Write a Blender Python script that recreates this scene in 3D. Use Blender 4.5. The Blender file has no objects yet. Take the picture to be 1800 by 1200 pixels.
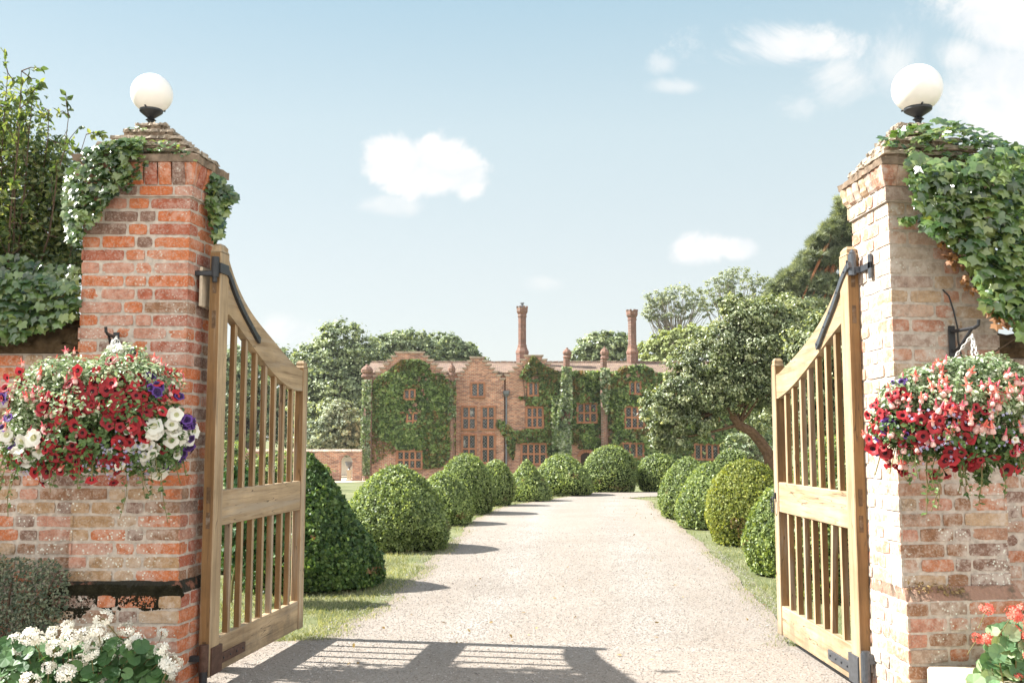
import bpy, math, random
import numpy as np
from mathutils import Vector, Matrix
D = bpy.data
R = math.radians
# ------------------------------------------------------------------ camera, world, sun
H = 1.38                      # eye height
F = 1750.0                    # focal length in photograph pixels (1800 wide)
TH = math.atan(172 / F)       # upward pitch
scene = bpy.context.scene
cam_d = D.cameras.new("camera"); cam = D.objects.new("camera", cam_d)
scene.collection.objects.link(cam)
cam.location = (0, 0, H); cam.rotation_euler = (math.pi / 2 + TH, 0, 0)
cam_d.sensor_width = 36.0; cam_d.lens = F / 1800 * 36; cam_d.clip_start = 0.1; cam_d.clip_end = 3000
scene.camera = cam
SUN_EL = R(42); SUN_VEC = Vector((-0.985, 0.17, 0)).normalized() * math.cos(SUN_EL) + Vector((0, 0, math.sin(SUN_EL)))
EXPOSURE = 1.83
SKY_STRENGTH = 0.15
SUN_STRENGTH = 4.3
scene.view_settings.view_transform = 'Standard'; scene.view_settings.look = 'None'
scene.view_settings.exposure = EXPOSURE; scene.view_settings.gamma = 1.0
scene.render.engine = 'CYCLES'
scene.cycles.max_bounces = 8; scene.cycles.transparent_max_bounces = 8
scene.cycles.use_denoising = True

sun_d = D.lights.new("sun", 'SUN'); sun = D.objects.new("sun", sun_d); scene.collection.objects.link(sun)
sun_d.energy = SUN_STRENGTH; sun_d.angle = R(0.5); sun_d.color = (1.0, 0.965, 0.90)
sun.rotation_euler = SUN_VEC.to_track_quat('Z', 'Y').to_euler()


def NEW(nt, kind, **kw):
    n = nt.nodes.new(kind)
    for k, v in kw.items():
        setattr(n, k, v)
    return n


def val(nt, x):
    """socket or number -> something to plug"""
    return x


def plug(nt, sock, x):
    if hasattr(x, 'is_linked') or isinstance(x, bpy.types.NodeSocket):
        nt.links.new(x, sock)
    else:
        sock.default_value = x


def M_(nt, op, a, b=None, c=None, clamp=False):
    n = NEW(nt, 'ShaderNodeMath', operation=op); n.use_clamp = clamp
    plug(nt, n.inputs[0], a)
    if b is not None: plug(nt, n.inputs[1], b)
    if c is not None: plug(nt, n.inputs[2], c)
    return n.outputs[0]


def MIX(nt, f, a, b, mode='MIX'):
    n = NEW(nt, 'ShaderNodeMix', data_type='RGBA', blend_type=mode)
    plug(nt, n.inputs['Factor'], f)
    for s, x in ((n.inputs[6], a), (n.inputs[7], b)):
        if isinstance(x, (tuple, list)): s.default_value = (*x[:3], 1)
        else: nt.links.new(x, s)
    return n.outputs[2]


def RAMP(nt, f, stops, interp='LINEAR'):
    n = NEW(nt, 'ShaderNodeValToRGB'); cr = n.color_ramp; cr.interpolation = interp
    while len(cr.elements) < len(stops): cr.elements.new(0.5)
    for e, (p, c) in zip(cr.elements, stops):
        e.position = p
        e.color = (*c[:3], 1) if isinstance(c, (tuple, list)) else (c, c, c, 1)
    plug(nt, n.inputs[0], f)
    return n.outputs[0]


def NOISE(nt, vec, scale, detail=4, rough=0.6, dist=0.0, dim='3D'):
    n = NEW(nt, 'ShaderNodeTexNoise', noise_dimensions=dim)
    if vec is not None: nt.links.new(vec, n.inputs['Vector'])
    n.inputs['Scale'].default_value = scale; n.inputs['Detail'].default_value = detail
    n.inputs['Roughness'].default_value = rough; n.inputs['Distortion'].default_value = dist
    return n.outputs[0]


def SMOOTH(nt, x, lo, hi):
    n = NEW(nt, 'ShaderNodeMapRange', interpolation_type='SMOOTHSTEP')
    plug(nt, n.inputs[0], x); n.inputs[1].default_value = lo; n.inputs[2].default_value = hi
    n.inputs[3].default_value = 0; n.inputs[4].default_value = 1
    return n.outputs[0]


def ray(px, py):
    """photograph pixel -> world direction, forward (Y) component = 1"""
    u = (px - 900) / F; v = (600 - py) / F
    yc = math.cos(TH) - v * math.sin(TH); zc = math.sin(TH) + v * math.cos(TH)
    return u / yc, 1.0, zc / yc


def P(px, py, Y):
    x, _, z = ray(px, py)
    return np.array((x * Y, Y, H + z * Y))


def gz(x, y):
    """ground height: flat by the gate, falling gently towards the house"""
    return -0.0324 * max(0.0, min(y, 62.0) - 26.0)


def G(px, py):
    x, _, z = ray(px, py)
    Y = -H / z
    if Y > 26 or Y < 0:
        Y = (H + 0.0324 * 26) / (-z + 0.0324)
    return np.array((x * Y, Y, gz(0, Y)))


# world: daylight sky with fair-weather clouds fixed by compass direction
world = D.worlds.new("World"); scene.world = world; world.use_nodes = True
wt = world.node_tree; wt.nodes.clear()
sky = NEW(wt, 'ShaderNodeTexSky', sky_type='NISHITA'); sky.sun_disc = False
sky.sun_elevation = SUN_EL; sky.sun_rotation = math.atan2(SUN_VEC.x, SUN_VEC.y)
sky.air_density = 1.0; sky.dust_density = 0.6; sky.ozone_density = 1.0; sky.altitude = 0
geo = NEW(wt, 'ShaderNodeNewGeometry'); tc = NEW(wt, 'ShaderNodeTexCoord')
sep = NEW(wt, 'ShaderNodeSeparateXYZ'); wt.links.new(tc.outputs['Generated'], sep.inputs[0])
ysafe = M_(wt, 'MAXIMUM', sep.outputs[1], 0.02)
cu = M_(wt, 'DIVIDE', sep.outputs[0], ysafe); cw = M_(wt, 'DIVIDE', sep.outputs[2], ysafe)
comb = NEW(wt, 'ShaderNodeCombineXYZ'); wt.links.new(cu, comb.inputs[0]); wt.links.new(cw, comb.inputs[1])
n_big = NOISE(wt, comb.outputs[0], 17, 9, 0.60, 0.5)
n_wisp = NOISE(wt, comb.outputs[0], 9, 8, 0.72, 0.6)
CLOUDS = [  # px, py, rx, ry, softness, noise amount, wispy, density
    (695, 285, 78, 72, 0.30, 1.4, 0, 1), (748, 295, 96, 80, 0.30, 1.5, 0, 1), (812, 305, 66, 54, 0.35, 1.5, 0, .92),
    (690, 360, 90, 30, 0.7, 1.4, 0, .5),
    (1222, 437, 72, 44, 0.45, 1.1, 0, 1), (1298, 436, 50, 32, 0.45, 1.1, 0, .95),
    (1390, 82, 240, 70, 0.6, 2.2, 1, .9), (1475, 130, 130, 105, 0.9, 2.6, 1, .65), (1165, 110, 36, 24, 1.0, 2.6, 1, .5), (1195, 152, 60, 18, 1.0, 2.6, 1, .5), (1405, 185, 60, 40, 1.0, 3.2, 1, .45),
    (1780, 180, 230, 170, 0.6, 1.5, 1, 1), (1800, 10, 210, 140, 0.5, 1.6, 1, 1), (1690, 100, 90, 60, .7, 1.8, 1, .8), (1560, 110, 120, 90, 1.0, 2.6, 1, .6),
    (500, 585, 130, 42, 0.8, 1.2, 0, .6), (960, 500, 60, 22, .9, 1.5, 0, .35),
]
acc_m = None
for (px, py, rx, ry, soft, na, wisp, dens) in CLOUDS:
    x0, _, z0 = ray(px, py)
    du = M_(wt, 'DIVIDE', M_(wt, 'SUBTRACT', cu, x0), rx / F); dw = M_(wt, 'DIVIDE', M_(wt, 'SUBTRACT', cw, z0), ry / F)
    rr = M_(wt, 'SQRT', M_(wt, 'ADD', M_(wt, 'MULTIPLY', du, du), M_(wt, 'MULTIPLY', dw, dw)))
    e = M_(wt, 'SUBTRACT', 1.0, rr)
    e = M_(wt, 'ADD', e, M_(wt, 'MULTIPLY', M_(wt, 'SUBTRACT', n_wisp if wisp else n_big, 0.5), na))
    m = M_(wt, 'MULTIPLY', SMOOTH(wt, e, 0.1, 0.1 + soft), dens)
    acc_m = m if acc_m is None else M_(wt, 'MAXIMUM', acc_m, m)
CLOUD_V = 2.05
cl_col = RAMP(wt, n_big, [(0.35, (0.84 * CLOUD_V, 0.88 * CLOUD_V, 0.91 * CLOUD_V)), (0.6, (CLOUD_V, CLOUD_V * .985, CLOUD_V * .96))])
# high thin whitening of the air, strongest low down
air = RAMP(wt, sep.outputs[2], [(0.0, (1.58, 1.60, 1.56)), (0.16, (1.47, 1.57, 1.54)), (0.30, (1.28, 1.52, 1.55)), (0.45, (.80, 1.22, 1.43)), (1.0, (.7, 1.1, 1.6))])
sky_c = MIX(wt, 0.85, MIX(wt, 1.0, sky.outputs[0], (.50, .48, .46), 'MULTIPLY'), air)
# unseen bright cloud bank, added behind the camera as fill for shaded front faces
n_back = NOISE(wt, tc.outputs['Generated'], 3.2, 6, 0.6)
back = M_(wt, 'MULTIPLY', SMOOTH(wt, M_(wt, 'MULTIPLY', sep.outputs[1], -1.0), 0.0, 0.35), SMOOTH(wt, n_back, 0.40, 0.56))
back = M_(wt, 'MULTIPLY', back, SMOOTH(wt, sep.outputs[2], -0.02, 0.05))
sky_c = MIX(wt, back, sky_c, (5.2, 5.0, 4.7))
sky_c = MIX(wt, acc_m, sky_c, cl_col)
bg = NEW(wt, 'ShaderNodeBackground'); wt.links.new(sky_c, bg.inputs[0]); bg.inputs[1].default_value = SKY_STRENGTH
wo = NEW(wt, 'ShaderNodeOutputWorld'); wt.links.new(bg.outputs[0], wo.inputs[0])

# ------------------------------------------------------------------ mesh accumulator
rng = np.random.default_rng(7)


class Acc:
    def __init__(s): s.V = []; s.L = []; s.T = []; s.r = []; s.m = []; s.n = 0

    def add(s, V, Fc, rnd=0.5, mi=0):
        V = np.asarray(V, float).reshape(-1, 3)
        if isinstance(Fc, np.ndarray):
            s.L.append((Fc + s.n).ravel()); nf = len(Fc); s.T.append(np.full(nf, Fc.shape[1]))
        else:
            nf = len(Fc); s.T.append(np.array([len(f) for f in Fc])); s.L.append(np.array([i + s.n for f in Fc for i in f]))
        s.V.append(V); s.n += len(V)
        s.r.append(np.broadcast_to(np.asarray(rnd, float), (nf,)).copy() if np.ndim(rnd) == 0 else np.asarray(rnd, float))
        s.m.append(np.full(nf, mi) if np.ndim(mi) == 0 else np.asarray(mi))
        return s

    def build(s, name, mats, parent=None, smooth=False, link=True, loc=None):
        me = D.meshes.new(name)
        V = np.concatenate(s.V); L = np.concatenate(s.L).astype(np.int32); T = np.concatenate(s.T).astype(np.int32)
        me.vertices.add(len(V)); me.vertices.foreach_set('co', V.astype(np.float32).ravel())
        me.loops.add(len(L)); me.loops.foreach_set('vertex_index', L)
        me.polygons.add(len(T)); me.polygons.foreach_set('loop_start', (np.cumsum(T) - T).astype(np.int32))
        me.polygons.foreach_set('loop_total', T)
        if not isinstance(mats, (list, tuple)): mats = [mats]
        for m in mats: me.materials.append(m)
        me.polygons.foreach_set('material_index', np.concatenate(s.m).astype(np.int32))
        me.polygons.foreach_set('use_smooth', np.full(len(T), smooth))
        a = me.attributes.new('rnd', 'FLOAT', 'FACE'); a.data.foreach_set('value', np.concatenate(s.r).astype(np.float32))
        me.update(calc_edges=True); me.validate()
        o = D.objects.new(name, me)
        if link: scene.collection.objects.link(o)
        if parent: o.parent = parent
        if loc is not None: o.location = loc
        return o


def thing(name, label, cat, loc=(0, 0, 0), rotz=0.0, group=None):
    o = D.objects.new(name, None); scene.collection.objects.link(o)
    o.location = loc; o.rotation_euler = (0, 0, rotz); o['label'] = label; o['category'] = cat
    o.empty_display_size = 0.2
    if group: o['group'] = group
    return o


def struct(o): o['kind'] = 'structure'; return o


def box(acc, c0, c1, rnd=.5, mi=0):
    x0, y0, z0 = c0; x1, y1, z1 = c1
    V = [(x0, y0, z0), (x1, y0, z0), (x1, y1, z0), (x0, y1, z0), (x0, y0, z1), (x1, y0, z1), (x1, y1, z1), (x0, y1, z1)]
    acc.add(V, [(0, 3, 2, 1), (4, 5, 6, 7), (0, 1, 5, 4), (1, 2, 6, 5), (2, 3, 7, 6), (3, 0, 4, 7)], rnd, mi)


def bbox(acc, c0, c1, b=0.004, rnd=.5, mi=0):
    """box with chamfered edges"""
    c0 = np.array(c0, float); c1 = np.array(c1, float); V = []; idx = {}
    for sx in (0, 1):
        for sy in (0, 1):
            for sz in (0, 1):
                s = (sx, sy, sz); c = np.where(np.array(s) == 0, c0, c1); sg = np.where(np.array(s) == 0, 1, -1)
                for ax in range(3):
                    p = c + sg * b; p[ax] = c[ax]
                    idx[(s, ax)] = len(V); V.append(p)
    Fc = []
    for ax in range(3):
        o1, o2 = [a for a in range(3) if a != ax]
        for v in (0, 1):
            q = []
            for (a, b_) in ((0, 0), (1, 0), (1, 1), (0, 1)):
                s = [0, 0, 0]; s[ax] = v; s[o1] = a; s[o2] = b_; q.append(idx[(tuple(s), ax)])
            Fc.append(tuple(q))
        for (a, b_) in ((0, 0), (1, 0), (1, 1), (0, 1)):  # edges parallel to ax
            s0 = [0, 0, 0]; s0[o1] = a; s0[o2] = b_; s1 = list(s0); s1[ax] = 1
            Fc.append((idx[(tuple(s0), o1)], idx[(tuple(s1), o1)], idx[(tuple(s1), o2)], idx[(tuple(s0), o2)]))
    for sx in (0, 1):
        for sy in (0, 1):
            for sz in (0, 1):
                Fc.append(tuple(idx[((sx, sy, sz), a)] for a in range(3)))
    acc.add(V, Fc, rnd, ([mi[1]] * 2 + [mi[0]] * (len(Fc) - 2)) if isinstance(mi, tuple) else mi)


def prism(acc, poly, z0, z1, rnd=.5, mi=0, top=None):
    """poly in XY (list), optional different top polygon"""
    n = len(poly); top = top or poly
    V = [(x, y, z0) for x, y in poly] + [(x, y, z1) for x, y in top]
    Fc = [tuple(range(n - 1, -1, -1)), tuple(range(n, 2 * n))] + [(i, (i + 1) % n, n + (i + 1) % n, n + i) for i in range(n)]
    acc.add(V, Fc, rnd, mi)


def slab_xz(acc, poly, y0, y1, rnd=.5, mi=0):
    """polygon in XZ extruded along Y"""
    n = len(poly)
    V = [(x, y0, z) for x, z in poly] + [(x, y1, z) for x, z in poly]
    Fc = [tuple(range(n)), tuple(range(2 * n - 1, n - 1, -1))] + [(i, n + i, n + (i + 1) % n, (i + 1) % n) for i in range(n)]
    acc.add(V, Fc, rnd, mi)


def tube(acc, pts, rad, sides=6, rnd=.5, mi=0, caps=True):
    pts = np.asarray(pts, float); n = len(pts); rad = np.broadcast_to(rad, (n,))
    t = np.gradient(pts, axis=0); t /= np.linalg.norm(t, axis=1, keepdims=True) + 1e-9
    ref = np.array((0, 0, 1.)) if abs(t[0][2]) < .9 else np.array((1., 0, 0))
    u = np.cross(t[0], ref); u /= np.linalg.norm(u); V = []
    a = np.arange(sides) / sides * 2 * np.pi
    for i in range(n):
        u = u - t[i] * np.dot(u, t[i]); u /= np.linalg.norm(u) + 1e-9; w = np.cross(t[i], u)
        V.append(pts[i] + rad[i] * (np.cos(a)[:, None] * u + np.sin(a)[:, None] * w))
    V = np.concatenate(V); Fc = []
    for i in range(n - 1):
        for j in range(sides):
            k = (j + 1) % sides
            Fc.append((i * sides + j, i * sides + k, (i + 1) * sides + k, (i + 1) * sides + j))
    if caps: Fc += [tuple(range(sides - 1, -1, -1)), tuple(range((n - 1) * sides, n * sides))]
    acc.add(V, Fc, rnd, mi)


def lathe(acc, prof, c, sides=24, rnd=.5, mi=0, sx=1, sy=1, rot=0.0):
    """prof: list of (r, z)"""
    a = np.arange(sides) / sides * 2 * np.pi + rot; V = []; Fc = []
    for r, z in prof: V += [(c[0] + r * sx * math.cos(t), c[1] + r * sy * math.sin(t), c[2] + z) for t in a]
    for i in range(len(prof) - 1):
        for j in range(sides):
            k = (j + 1) % sides
            Fc.append((i * sides + j, i * sides + k, (i + 1) * sides + k, (i + 1) * sides + j))
    if prof[0][0] > 1e-5: Fc.append(tuple(range(sides - 1, -1, -1)))
    if prof[-1][0] > 1e-5: Fc.append(tuple(range((len(prof) - 1) * sides, len(prof) * sides)))
    acc.add(V, Fc, rnd, mi)


def nrm(v): return v / (np.linalg.norm(v, axis=-1, keepdims=True) + 1e-9)


def frames(n, along=None, jit=0.0, g=rng):
    """orthonormal frames (N,3,3): columns x, y(tip), z(normal)"""
    n = nrm(n + g.normal(0, jit, n.shape)) if jit else nrm(n)
    t = g.normal(0, 1, n.shape) if along is None else along + g.normal(0, .35, n.shape)
    t = nrm(t - n * np.sum(t * n, 1, keepdims=True)); x = np.cross(t, n)
    return np.stack((x, t, n), axis=2)


def bake(acc, TV, TF, pos, Fr, sc, rnd=None, mi=0, g=rng):
    """stamp template (TV k*3, TF array of equal-size faces) at every pos"""
    TV = np.asarray(TV, float); TF = np.asarray(TF); N = len(pos); k = len(TV)
    sc = np.broadcast_to(sc, (N,))
    V = np.einsum('nij,kj->nki', Fr, TV) * sc[:, None, None] + pos[:, None, :]
    Fc = (TF[None] + (np.arange(N) * k)[:, None, None]).reshape(-1, TF.shape[1])
    if rnd is None: rnd = g.random(N)
    acc.add(V.reshape(-1, 3), Fc, np.repeat(rnd, len(TF)), np.tile(mi, N) if np.ndim(mi) else mi)


# leaf templates: x across, y to the tip, z normal
LEAF_V = [(0, 0, 0), (.28, .4, .06), (0, .45, -.03), (-.28, .4, .06), (.17, .75, .04), (-.17, .75, .04), (0, 1, -.08)]
LEAF_F = np.array([(0, 1, 2, 2), (0, 2, 3, 3), (1, 4, 6, 2), (2, 6, 5, 3)])
LEAF_F = np.array([(0, 1, 2), (0, 2, 3), (1, 4, 2), (2, 5, 3), (4, 6, 2), (2, 6, 5)])
TUFT_V = [(-.16, 0, 0), (.16, 0, 0), (.10, 1, .12), (-.10, 1, .12)]
TUFT_F = np.array([(0, 1, 2, 3)])
CLUMP_V = [(-.5, -.35, 0), (.1, -.5, .12), (.5, .2, -.1), (-.1, .55, .1)]
CLUMP_F = np.array([(0, 1, 2, 3)])


def ivy_template():
    out = [(0, 1.0), (.22, .55), (.40, .52), (.72, .42), (.55, .12), (.62, -.22), (.40, -.38), (.12, -.30), (0, -.18)]
    o2 = out + [(-x, y) for x, y in out[-2:0:-1]]
    V = [(0, .12, .05)] + [(x, y, -.18 * abs(x) - .06 * max(0, y) ** 2) for x, y in o2]
    n = len(o2)
    return V, np.array([(0, 1 + (i + 1) % n, 1 + i) for i in range(n)])


IVY_V, IVY_F = ivy_template()


def vnoise(x, y, s, seed):
    g_ = np.random.default_rng(seed); T_ = g_.random((64, 64)); x = np.asarray(x) / s + 1000; y = np.asarray(y) / s + 1000
    i = np.floor(x).astype(int); j = np.floor(y).astype(int); f = x - i; h = y - j; f = f * f * (3 - 2 * f); h = h * h * (3 - 2 * h)
    q = lambda a_, b_: T_[a_ % 64, b_ % 64]
    return (q(i, j) * (1 - f) + q(i + 1, j) * f) * (1 - h) + (q(i, j + 1) * (1 - f) + q(i + 1, j + 1) * f) * h


def in_poly(p, poly):
    """p (N,2) inside polygon"""
    x, y = p[:, 0], p[:, 1]; ins = np.zeros(len(p), bool); n = len(poly)
    for i in range(n):
        x0, y0 = poly[i]; x1, y1 = poly[(i + 1) % n]
        if y0 == y1: continue
        c = ((y0 > y) != (y1 > y)) & (x < (x1 - x0) * (y - y0) / (y1 - y0) + x0)
        ins ^= c
    return ins


def sample_poly(poly, n, g=rng):
    a = np.array(poly, float); lo = a.min(0); hi = a.max(0); out = []; c = 0
    while c < n:
        p = lo + g.random((n * 2, 2)) * (hi - lo); p = p[in_poly(p, poly)]; out.append(p); c += len(p)
    return np.concatenate(out)[:n]


def Parr(pp, Y):
    """vectorised P"""
    u = (pp[:, 0] - 900) / F; v = (600 - pp[:, 1]) / F
    yc = math.cos(TH) - v * math.sin(TH); zc = math.sin(TH) + v * math.cos(TH)
    Y = np.broadcast_to(Y, u.shape)
    return np.stack((u / yc * Y, Y, H + zc / yc * Y), 1)


# ------------------------------------------------------------------ materials
def new_mat(name):
    m = D.materials.new(name); m.use_nodes = True; nt = m.node_tree; nt.nodes.clear()
    out = NEW(nt, 'ShaderNodeOutputMaterial'); b = NEW(nt, 'ShaderNodeBsdfPrincipled'); nt.links.new(b.outputs[0], out.inputs[0])
    return m, nt, b, out


def attr(nt, n='rnd'): a = NEW(nt, 'ShaderNodeAttribute', attribute_name=n); return a.outputs['Fac']


def objc(nt): return NEW(nt, 'ShaderNodeTexCoord').outputs['Object']


def mapping(nt, v, sc=(1, 1, 1), rot=(0, 0, 0)):
    n = NEW(nt, 'ShaderNodeMapping'); nt.links.new(v, n.inputs[0]); n.inputs['Scale'].default_value = sc; n.inputs['Rotation'].default_value = rot
    return n.outputs[0]


def bump(nt, b, h, strength=0.5, dist=0.01):
    n = NEW(nt, 'ShaderNodeBump'); n.inputs['Strength'].default_value = strength; n.inputs['Distance'].default_value = dist
    plug(nt, n.inputs['Height'], h); nt.links.new(n.outputs[0], b.inputs['Normal'])


def mat_leaf(name, cols, trans=0.3, rough=0.45, spec=0.5, tint=(1.6, 1.5, .6), k_=1.45):
    m, nt, b, out = new_mat(name); a = attr(nt)
    cols = [tuple(min(.9, (x * .88 + .12 * sum(c) / 3) * k_) for x in c) for c in cols]
    k = len(cols); c = RAMP(nt, a, [(i / (k - 1), cols[i]) for i in range(k)])
    n = NOISE(nt, objc(nt), 1.3, 2)
    c = MIX(nt, 1.0, c, RAMP(nt, n, [(.3, (.75, .78, .8)), (.7, (1.2, 1.2, 1.1))]), 'MULTIPLY')
    nt.links.new(c, b.inputs['Base Color']); b.inputs['Roughness'].default_value = rough
    b.inputs['Specular IOR Level'].default_value = spec
    t = NEW(nt, 'ShaderNodeBsdfTranslucent'); nt.links.new(MIX(nt, 1.0, c, tint, 'MULTIPLY'), t.inputs[0])
    mx = NEW(nt, 'ShaderNodeMixShader'); mx.inputs[0].default_value = trans
    nt.links.new(b.outputs[0], mx.inputs[1]); nt.links.new(t.outputs[0], mx.inputs[2]); nt.links.new(mx.outputs[0], out.inputs[0])
    return m


def mat_plain(name, col, rough=.6, spec=.4, metallic=0, var=0.25, scale=12, bstr=0.2, bdist=.003):
    m, nt, b, out = new_mat(name); n = NOISE(nt, objc(nt), scale, 5)
    c = MIX(nt, 1.0, RAMP(nt, n, [(.25, 1 - var), (.75, 1 + var)]), col, 'MULTIPLY')
    nt.links.new(c, b.inputs['Base Color']); b.inputs['Roughness'].default_value = rough
    b.inputs['Specular IOR Level'].default_value = spec; b.inputs['Metallic'].default_value = metallic
    if bstr: bump(nt, b, n, bstr, bdist)
    return m


def mat_brick(name, pal, lichen=0.35, white=0.35, stain=0.0):
    """individually modelled bricks: colour by the brick's own number, then weathering"""
    m, nt, b, out = new_mat(name); a = attr(nt); v = objc(nt)
    k = len(pal); c = RAMP(nt, a, [(i / k, pal[i]) for i in range(k)], 'CONSTANT')
    n1 = NOISE(nt, v, 22, 6, .65); n2 = NOISE(nt, v, 5, 5, .6); n3 = NOISE(nt, v, 60, 3, .6); n4 = NOISE(nt, v, 2.1, 4, .6)
    c = MIX(nt, 1.0, c, RAMP(nt, n1, [(.25, (.62, .6, .6)), (.5, (1, 1, 1)), (.78, (1.3, 1.32, 1.3))]), 'MULTIPLY')
    # mortar smears and lime bloom
    f = M_(nt, 'MULTIPLY', SMOOTH(nt, M_(nt, 'ADD', M_(nt, 'MULTIPLY', n1, .6), M_(nt, 'MULTIPLY', n2, .5)), .50, .70), white)
    c = MIX(nt, f, c, (.53, .465, .415))
    c = MIX(nt, M_(nt, 'MULTIPLY', SMOOTH(nt, NOISE(nt, v, 90, 3, .7), .50, .62), .45), c, (.48, .40, .345))
    # dark soot and moss patches
    f = M_(nt, 'MULTIPLY', SMOOTH(nt, M_(nt, 'ADD', M_(nt, 'MULTIPLY', n4, .7), M_(nt, 'MULTIPLY', n3, .3)), .54, .70), .5 + stain)
    c = MIX(nt, f, c, (.11, .085, .06))
    # lichen spots
    vo = NEW(nt, 'ShaderNodeTexVoronoi'); nt.links.new(v, vo.inputs[0]); vo.inputs['Scale'].default_value = 55
    sp = M_(nt, 'MULTIPLY', M_(nt, 'LESS_THAN', vo.outputs['Distance'], .27), SMOOTH(nt, n2, .5, .62))
    c = MIX(nt, M_(nt, 'MULTIPLY', sp, lichen * 2), c, (.62, .62, .55))
    nt.links.new(c, b.inputs['Base Color']); b.inputs['Roughness'].default_value = .88; b.inputs['Specular IOR Level'].default_value = .25
    bump(nt, b, M_(nt, 'ADD', n1, M_(nt, 'MULTIPLY', n3, .5)), .9, .006)
    return m


ORANGE = (.47, .15, .06); RED = (.34, .10, .055); PINK = (.44, .21, .145); TAN = (.36, .225, .12); PURP = (.20, .115, .085); BROWN = (.26, .135, .075); BUFF = (.42, .29, .185); DEEP = (.48, .135, .045)
m_brickL = mat_brick("brick_orange", [ORANGE, RED, PINK, DEEP, BROWN, ORANGE, PINK, DEEP, PINK, PURP, ORANGE, RED, ORANGE], .3, .38)
m_brickLow = mat_brick("brick_weathered", [TAN, BROWN, PINK, ORANGE, PURP, TAN, BROWN, BUFF, ORANGE], .9, .55, .15)
m_brickR = mat_brick("brick_pale", [BUFF, (.48, .29, .21), (.42, .34, .27), (.46, .24, .16), BUFF, (.36, .26, .21), (.48, .33, .25), (.40, .34, .28), (.42, .2, .13)], .35, 1.0)
m_brickRL = mat_brick("brick_lichened", [BROWN, (.36, .2, .13), PINK, (.42, .17, .09), PURP, BUFF, (.34, .24, .18)], .8, .85, .1)
m_inner = m_brickL
m_mortar = mat_plain("lime_mortar", (.47, .41, .355), .95, .1, var=.35, scale=30, bstr=.8, bdist=.004)
m_cap = mat_plain("weathered_tile", (.20, .15, .11), .95, .1, var=.6, scale=14, bstr=.9, bdist=.01)
m_moss = mat_plain("black_moss", (.022, .02, .012), 1, .05, var=.6, scale=25, bstr=1, bdist=.02)
m_stone = mat_plain("pale_stone", (.52, .44, .33), .8, .2, var=.15, scale=20)
m_iron = mat_plain("black_iron", (.03, .032, .036), .45, .5, .3, var=.3, scale=40, bstr=.3, bdist=.001)
m_ironL = mat_plain("galvanised_iron", (.10, .11, .125), .35, .6, .6, var=.3, scale=40, bstr=.3, bdist=.001)
m_rust = mat_plain("rusty_iron", (.10, .055, .04), .7, .3, .2, var=.4, scale=40)
m_chain = mat_plain("white_chain", (.6, .58, .54), .4, .5, .3, var=.1)
m_bark = mat_plain("bark", (.12, .085, .06), .95, .1, var=.5, scale=18, bstr=1, bdist=.02)
m_barkred = mat_plain("pine_bark", (.26, .115, .06), .95, .1, var=.5, scale=10, bstr=1, bdist=.03)
m_stem = mat_plain("green_stem", (.16, .14, .06), .8, .2, var=.3)
m_soil = mat_plain("soil", (.05, .035, .025), 1, .05, var=.4)


def mat_wood(name, axis, base=(.345, .24, .14), dark=(.19, .12, .06)):
    m, nt, b, out = new_mat(name); v = objc(nt)
    sc = {'z': (26, 26, 1.6), 'x': (1.6, 26, 26)}[axis]
    g1 = NOISE(nt, mapping(nt, v, sc), 1.0, 6, .6, .4); g2 = NOISE(nt, v, 2.4, 4, .6)
    g3 = NOISE(nt, mapping(nt, v, tuple(5 * s for s in sc)), 1.0, 3, .6)
    c = RAMP(nt, g1, [(.3, dark), (.48, base), (.75, tuple(min(1, x * 1.35) for x in base))])
    c = MIX(nt, 1.0, c, RAMP(nt, g2, [(.3, (.72, .7, .66)), (.65, (1.15, 1.15, 1.15))]), 'MULTIPLY')
    c = MIX(nt, M_(nt, 'MULTIPLY', SMOOTH(nt, g3, .60, .72), .6), c, (.10, .06, .03))
    g4 = NOISE(nt, mapping(nt, v, tuple(.35 * s for s in sc)), 1.0, 5, .65, .8)   # silvering
    c = MIX(nt, M_(nt, 'MULTIPLY', SMOOTH(nt, g4, .50, .66), .55), c, (.36, .31, .25))
    spl = M_(nt, 'LESS_THAN', M_(nt, 'ABSOLUTE', M_(nt, 'SUBTRACT', NOISE(nt, mapping(nt, v, tuple(.8 * s for s in sc)), 1.0, 2, .5, .2), .5)), .006)
    c = MIX(nt, M_(nt, 'MULTIPLY', M_(nt, 'MULTIPLY', spl, SMOOTH(nt, g2, .45, .6)), .8), c, (.06, .035, .02))
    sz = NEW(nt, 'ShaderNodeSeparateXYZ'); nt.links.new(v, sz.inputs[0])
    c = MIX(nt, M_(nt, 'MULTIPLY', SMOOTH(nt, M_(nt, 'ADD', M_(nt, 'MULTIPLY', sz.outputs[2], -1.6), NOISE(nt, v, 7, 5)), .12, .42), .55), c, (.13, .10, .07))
    nt.links.new(c, b.inputs['Base Color']); b.inputs['Roughness'].default_value = .62; b.inputs['Specular IOR Level'].default_value = .3
    bump(nt, b, M_(nt, 'ADD', g1, M_(nt, 'MULTIPLY', g3, .4)), .35, .003)
    return m


m_woodv = mat_wood("oak_upright", 'z', (.37, .27, .165), (.22, .145, .08)); m_woodh = mat_wood("oak_rail", 'x', (.37, .27, .165), (.22, .145, .08)); m_wooddge = mat_wood("oak_dark_edge", 'z', (.22, .125, .052), (.12, .065, .03))  # last oak is darker and browner, for edge faces of stiles and balusters
m_glass_globe, nt, b, out = new_mat("opal_glass")
b.inputs['Base Color'].default_value = (.86, .83, .79, 1); b.inputs['Roughness'].default_value = .07
b.inputs['Subsurface Weight'].default_value = .5; b.inputs['Subsurface Radius'].default_value = (.1, .1, .1)
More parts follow.
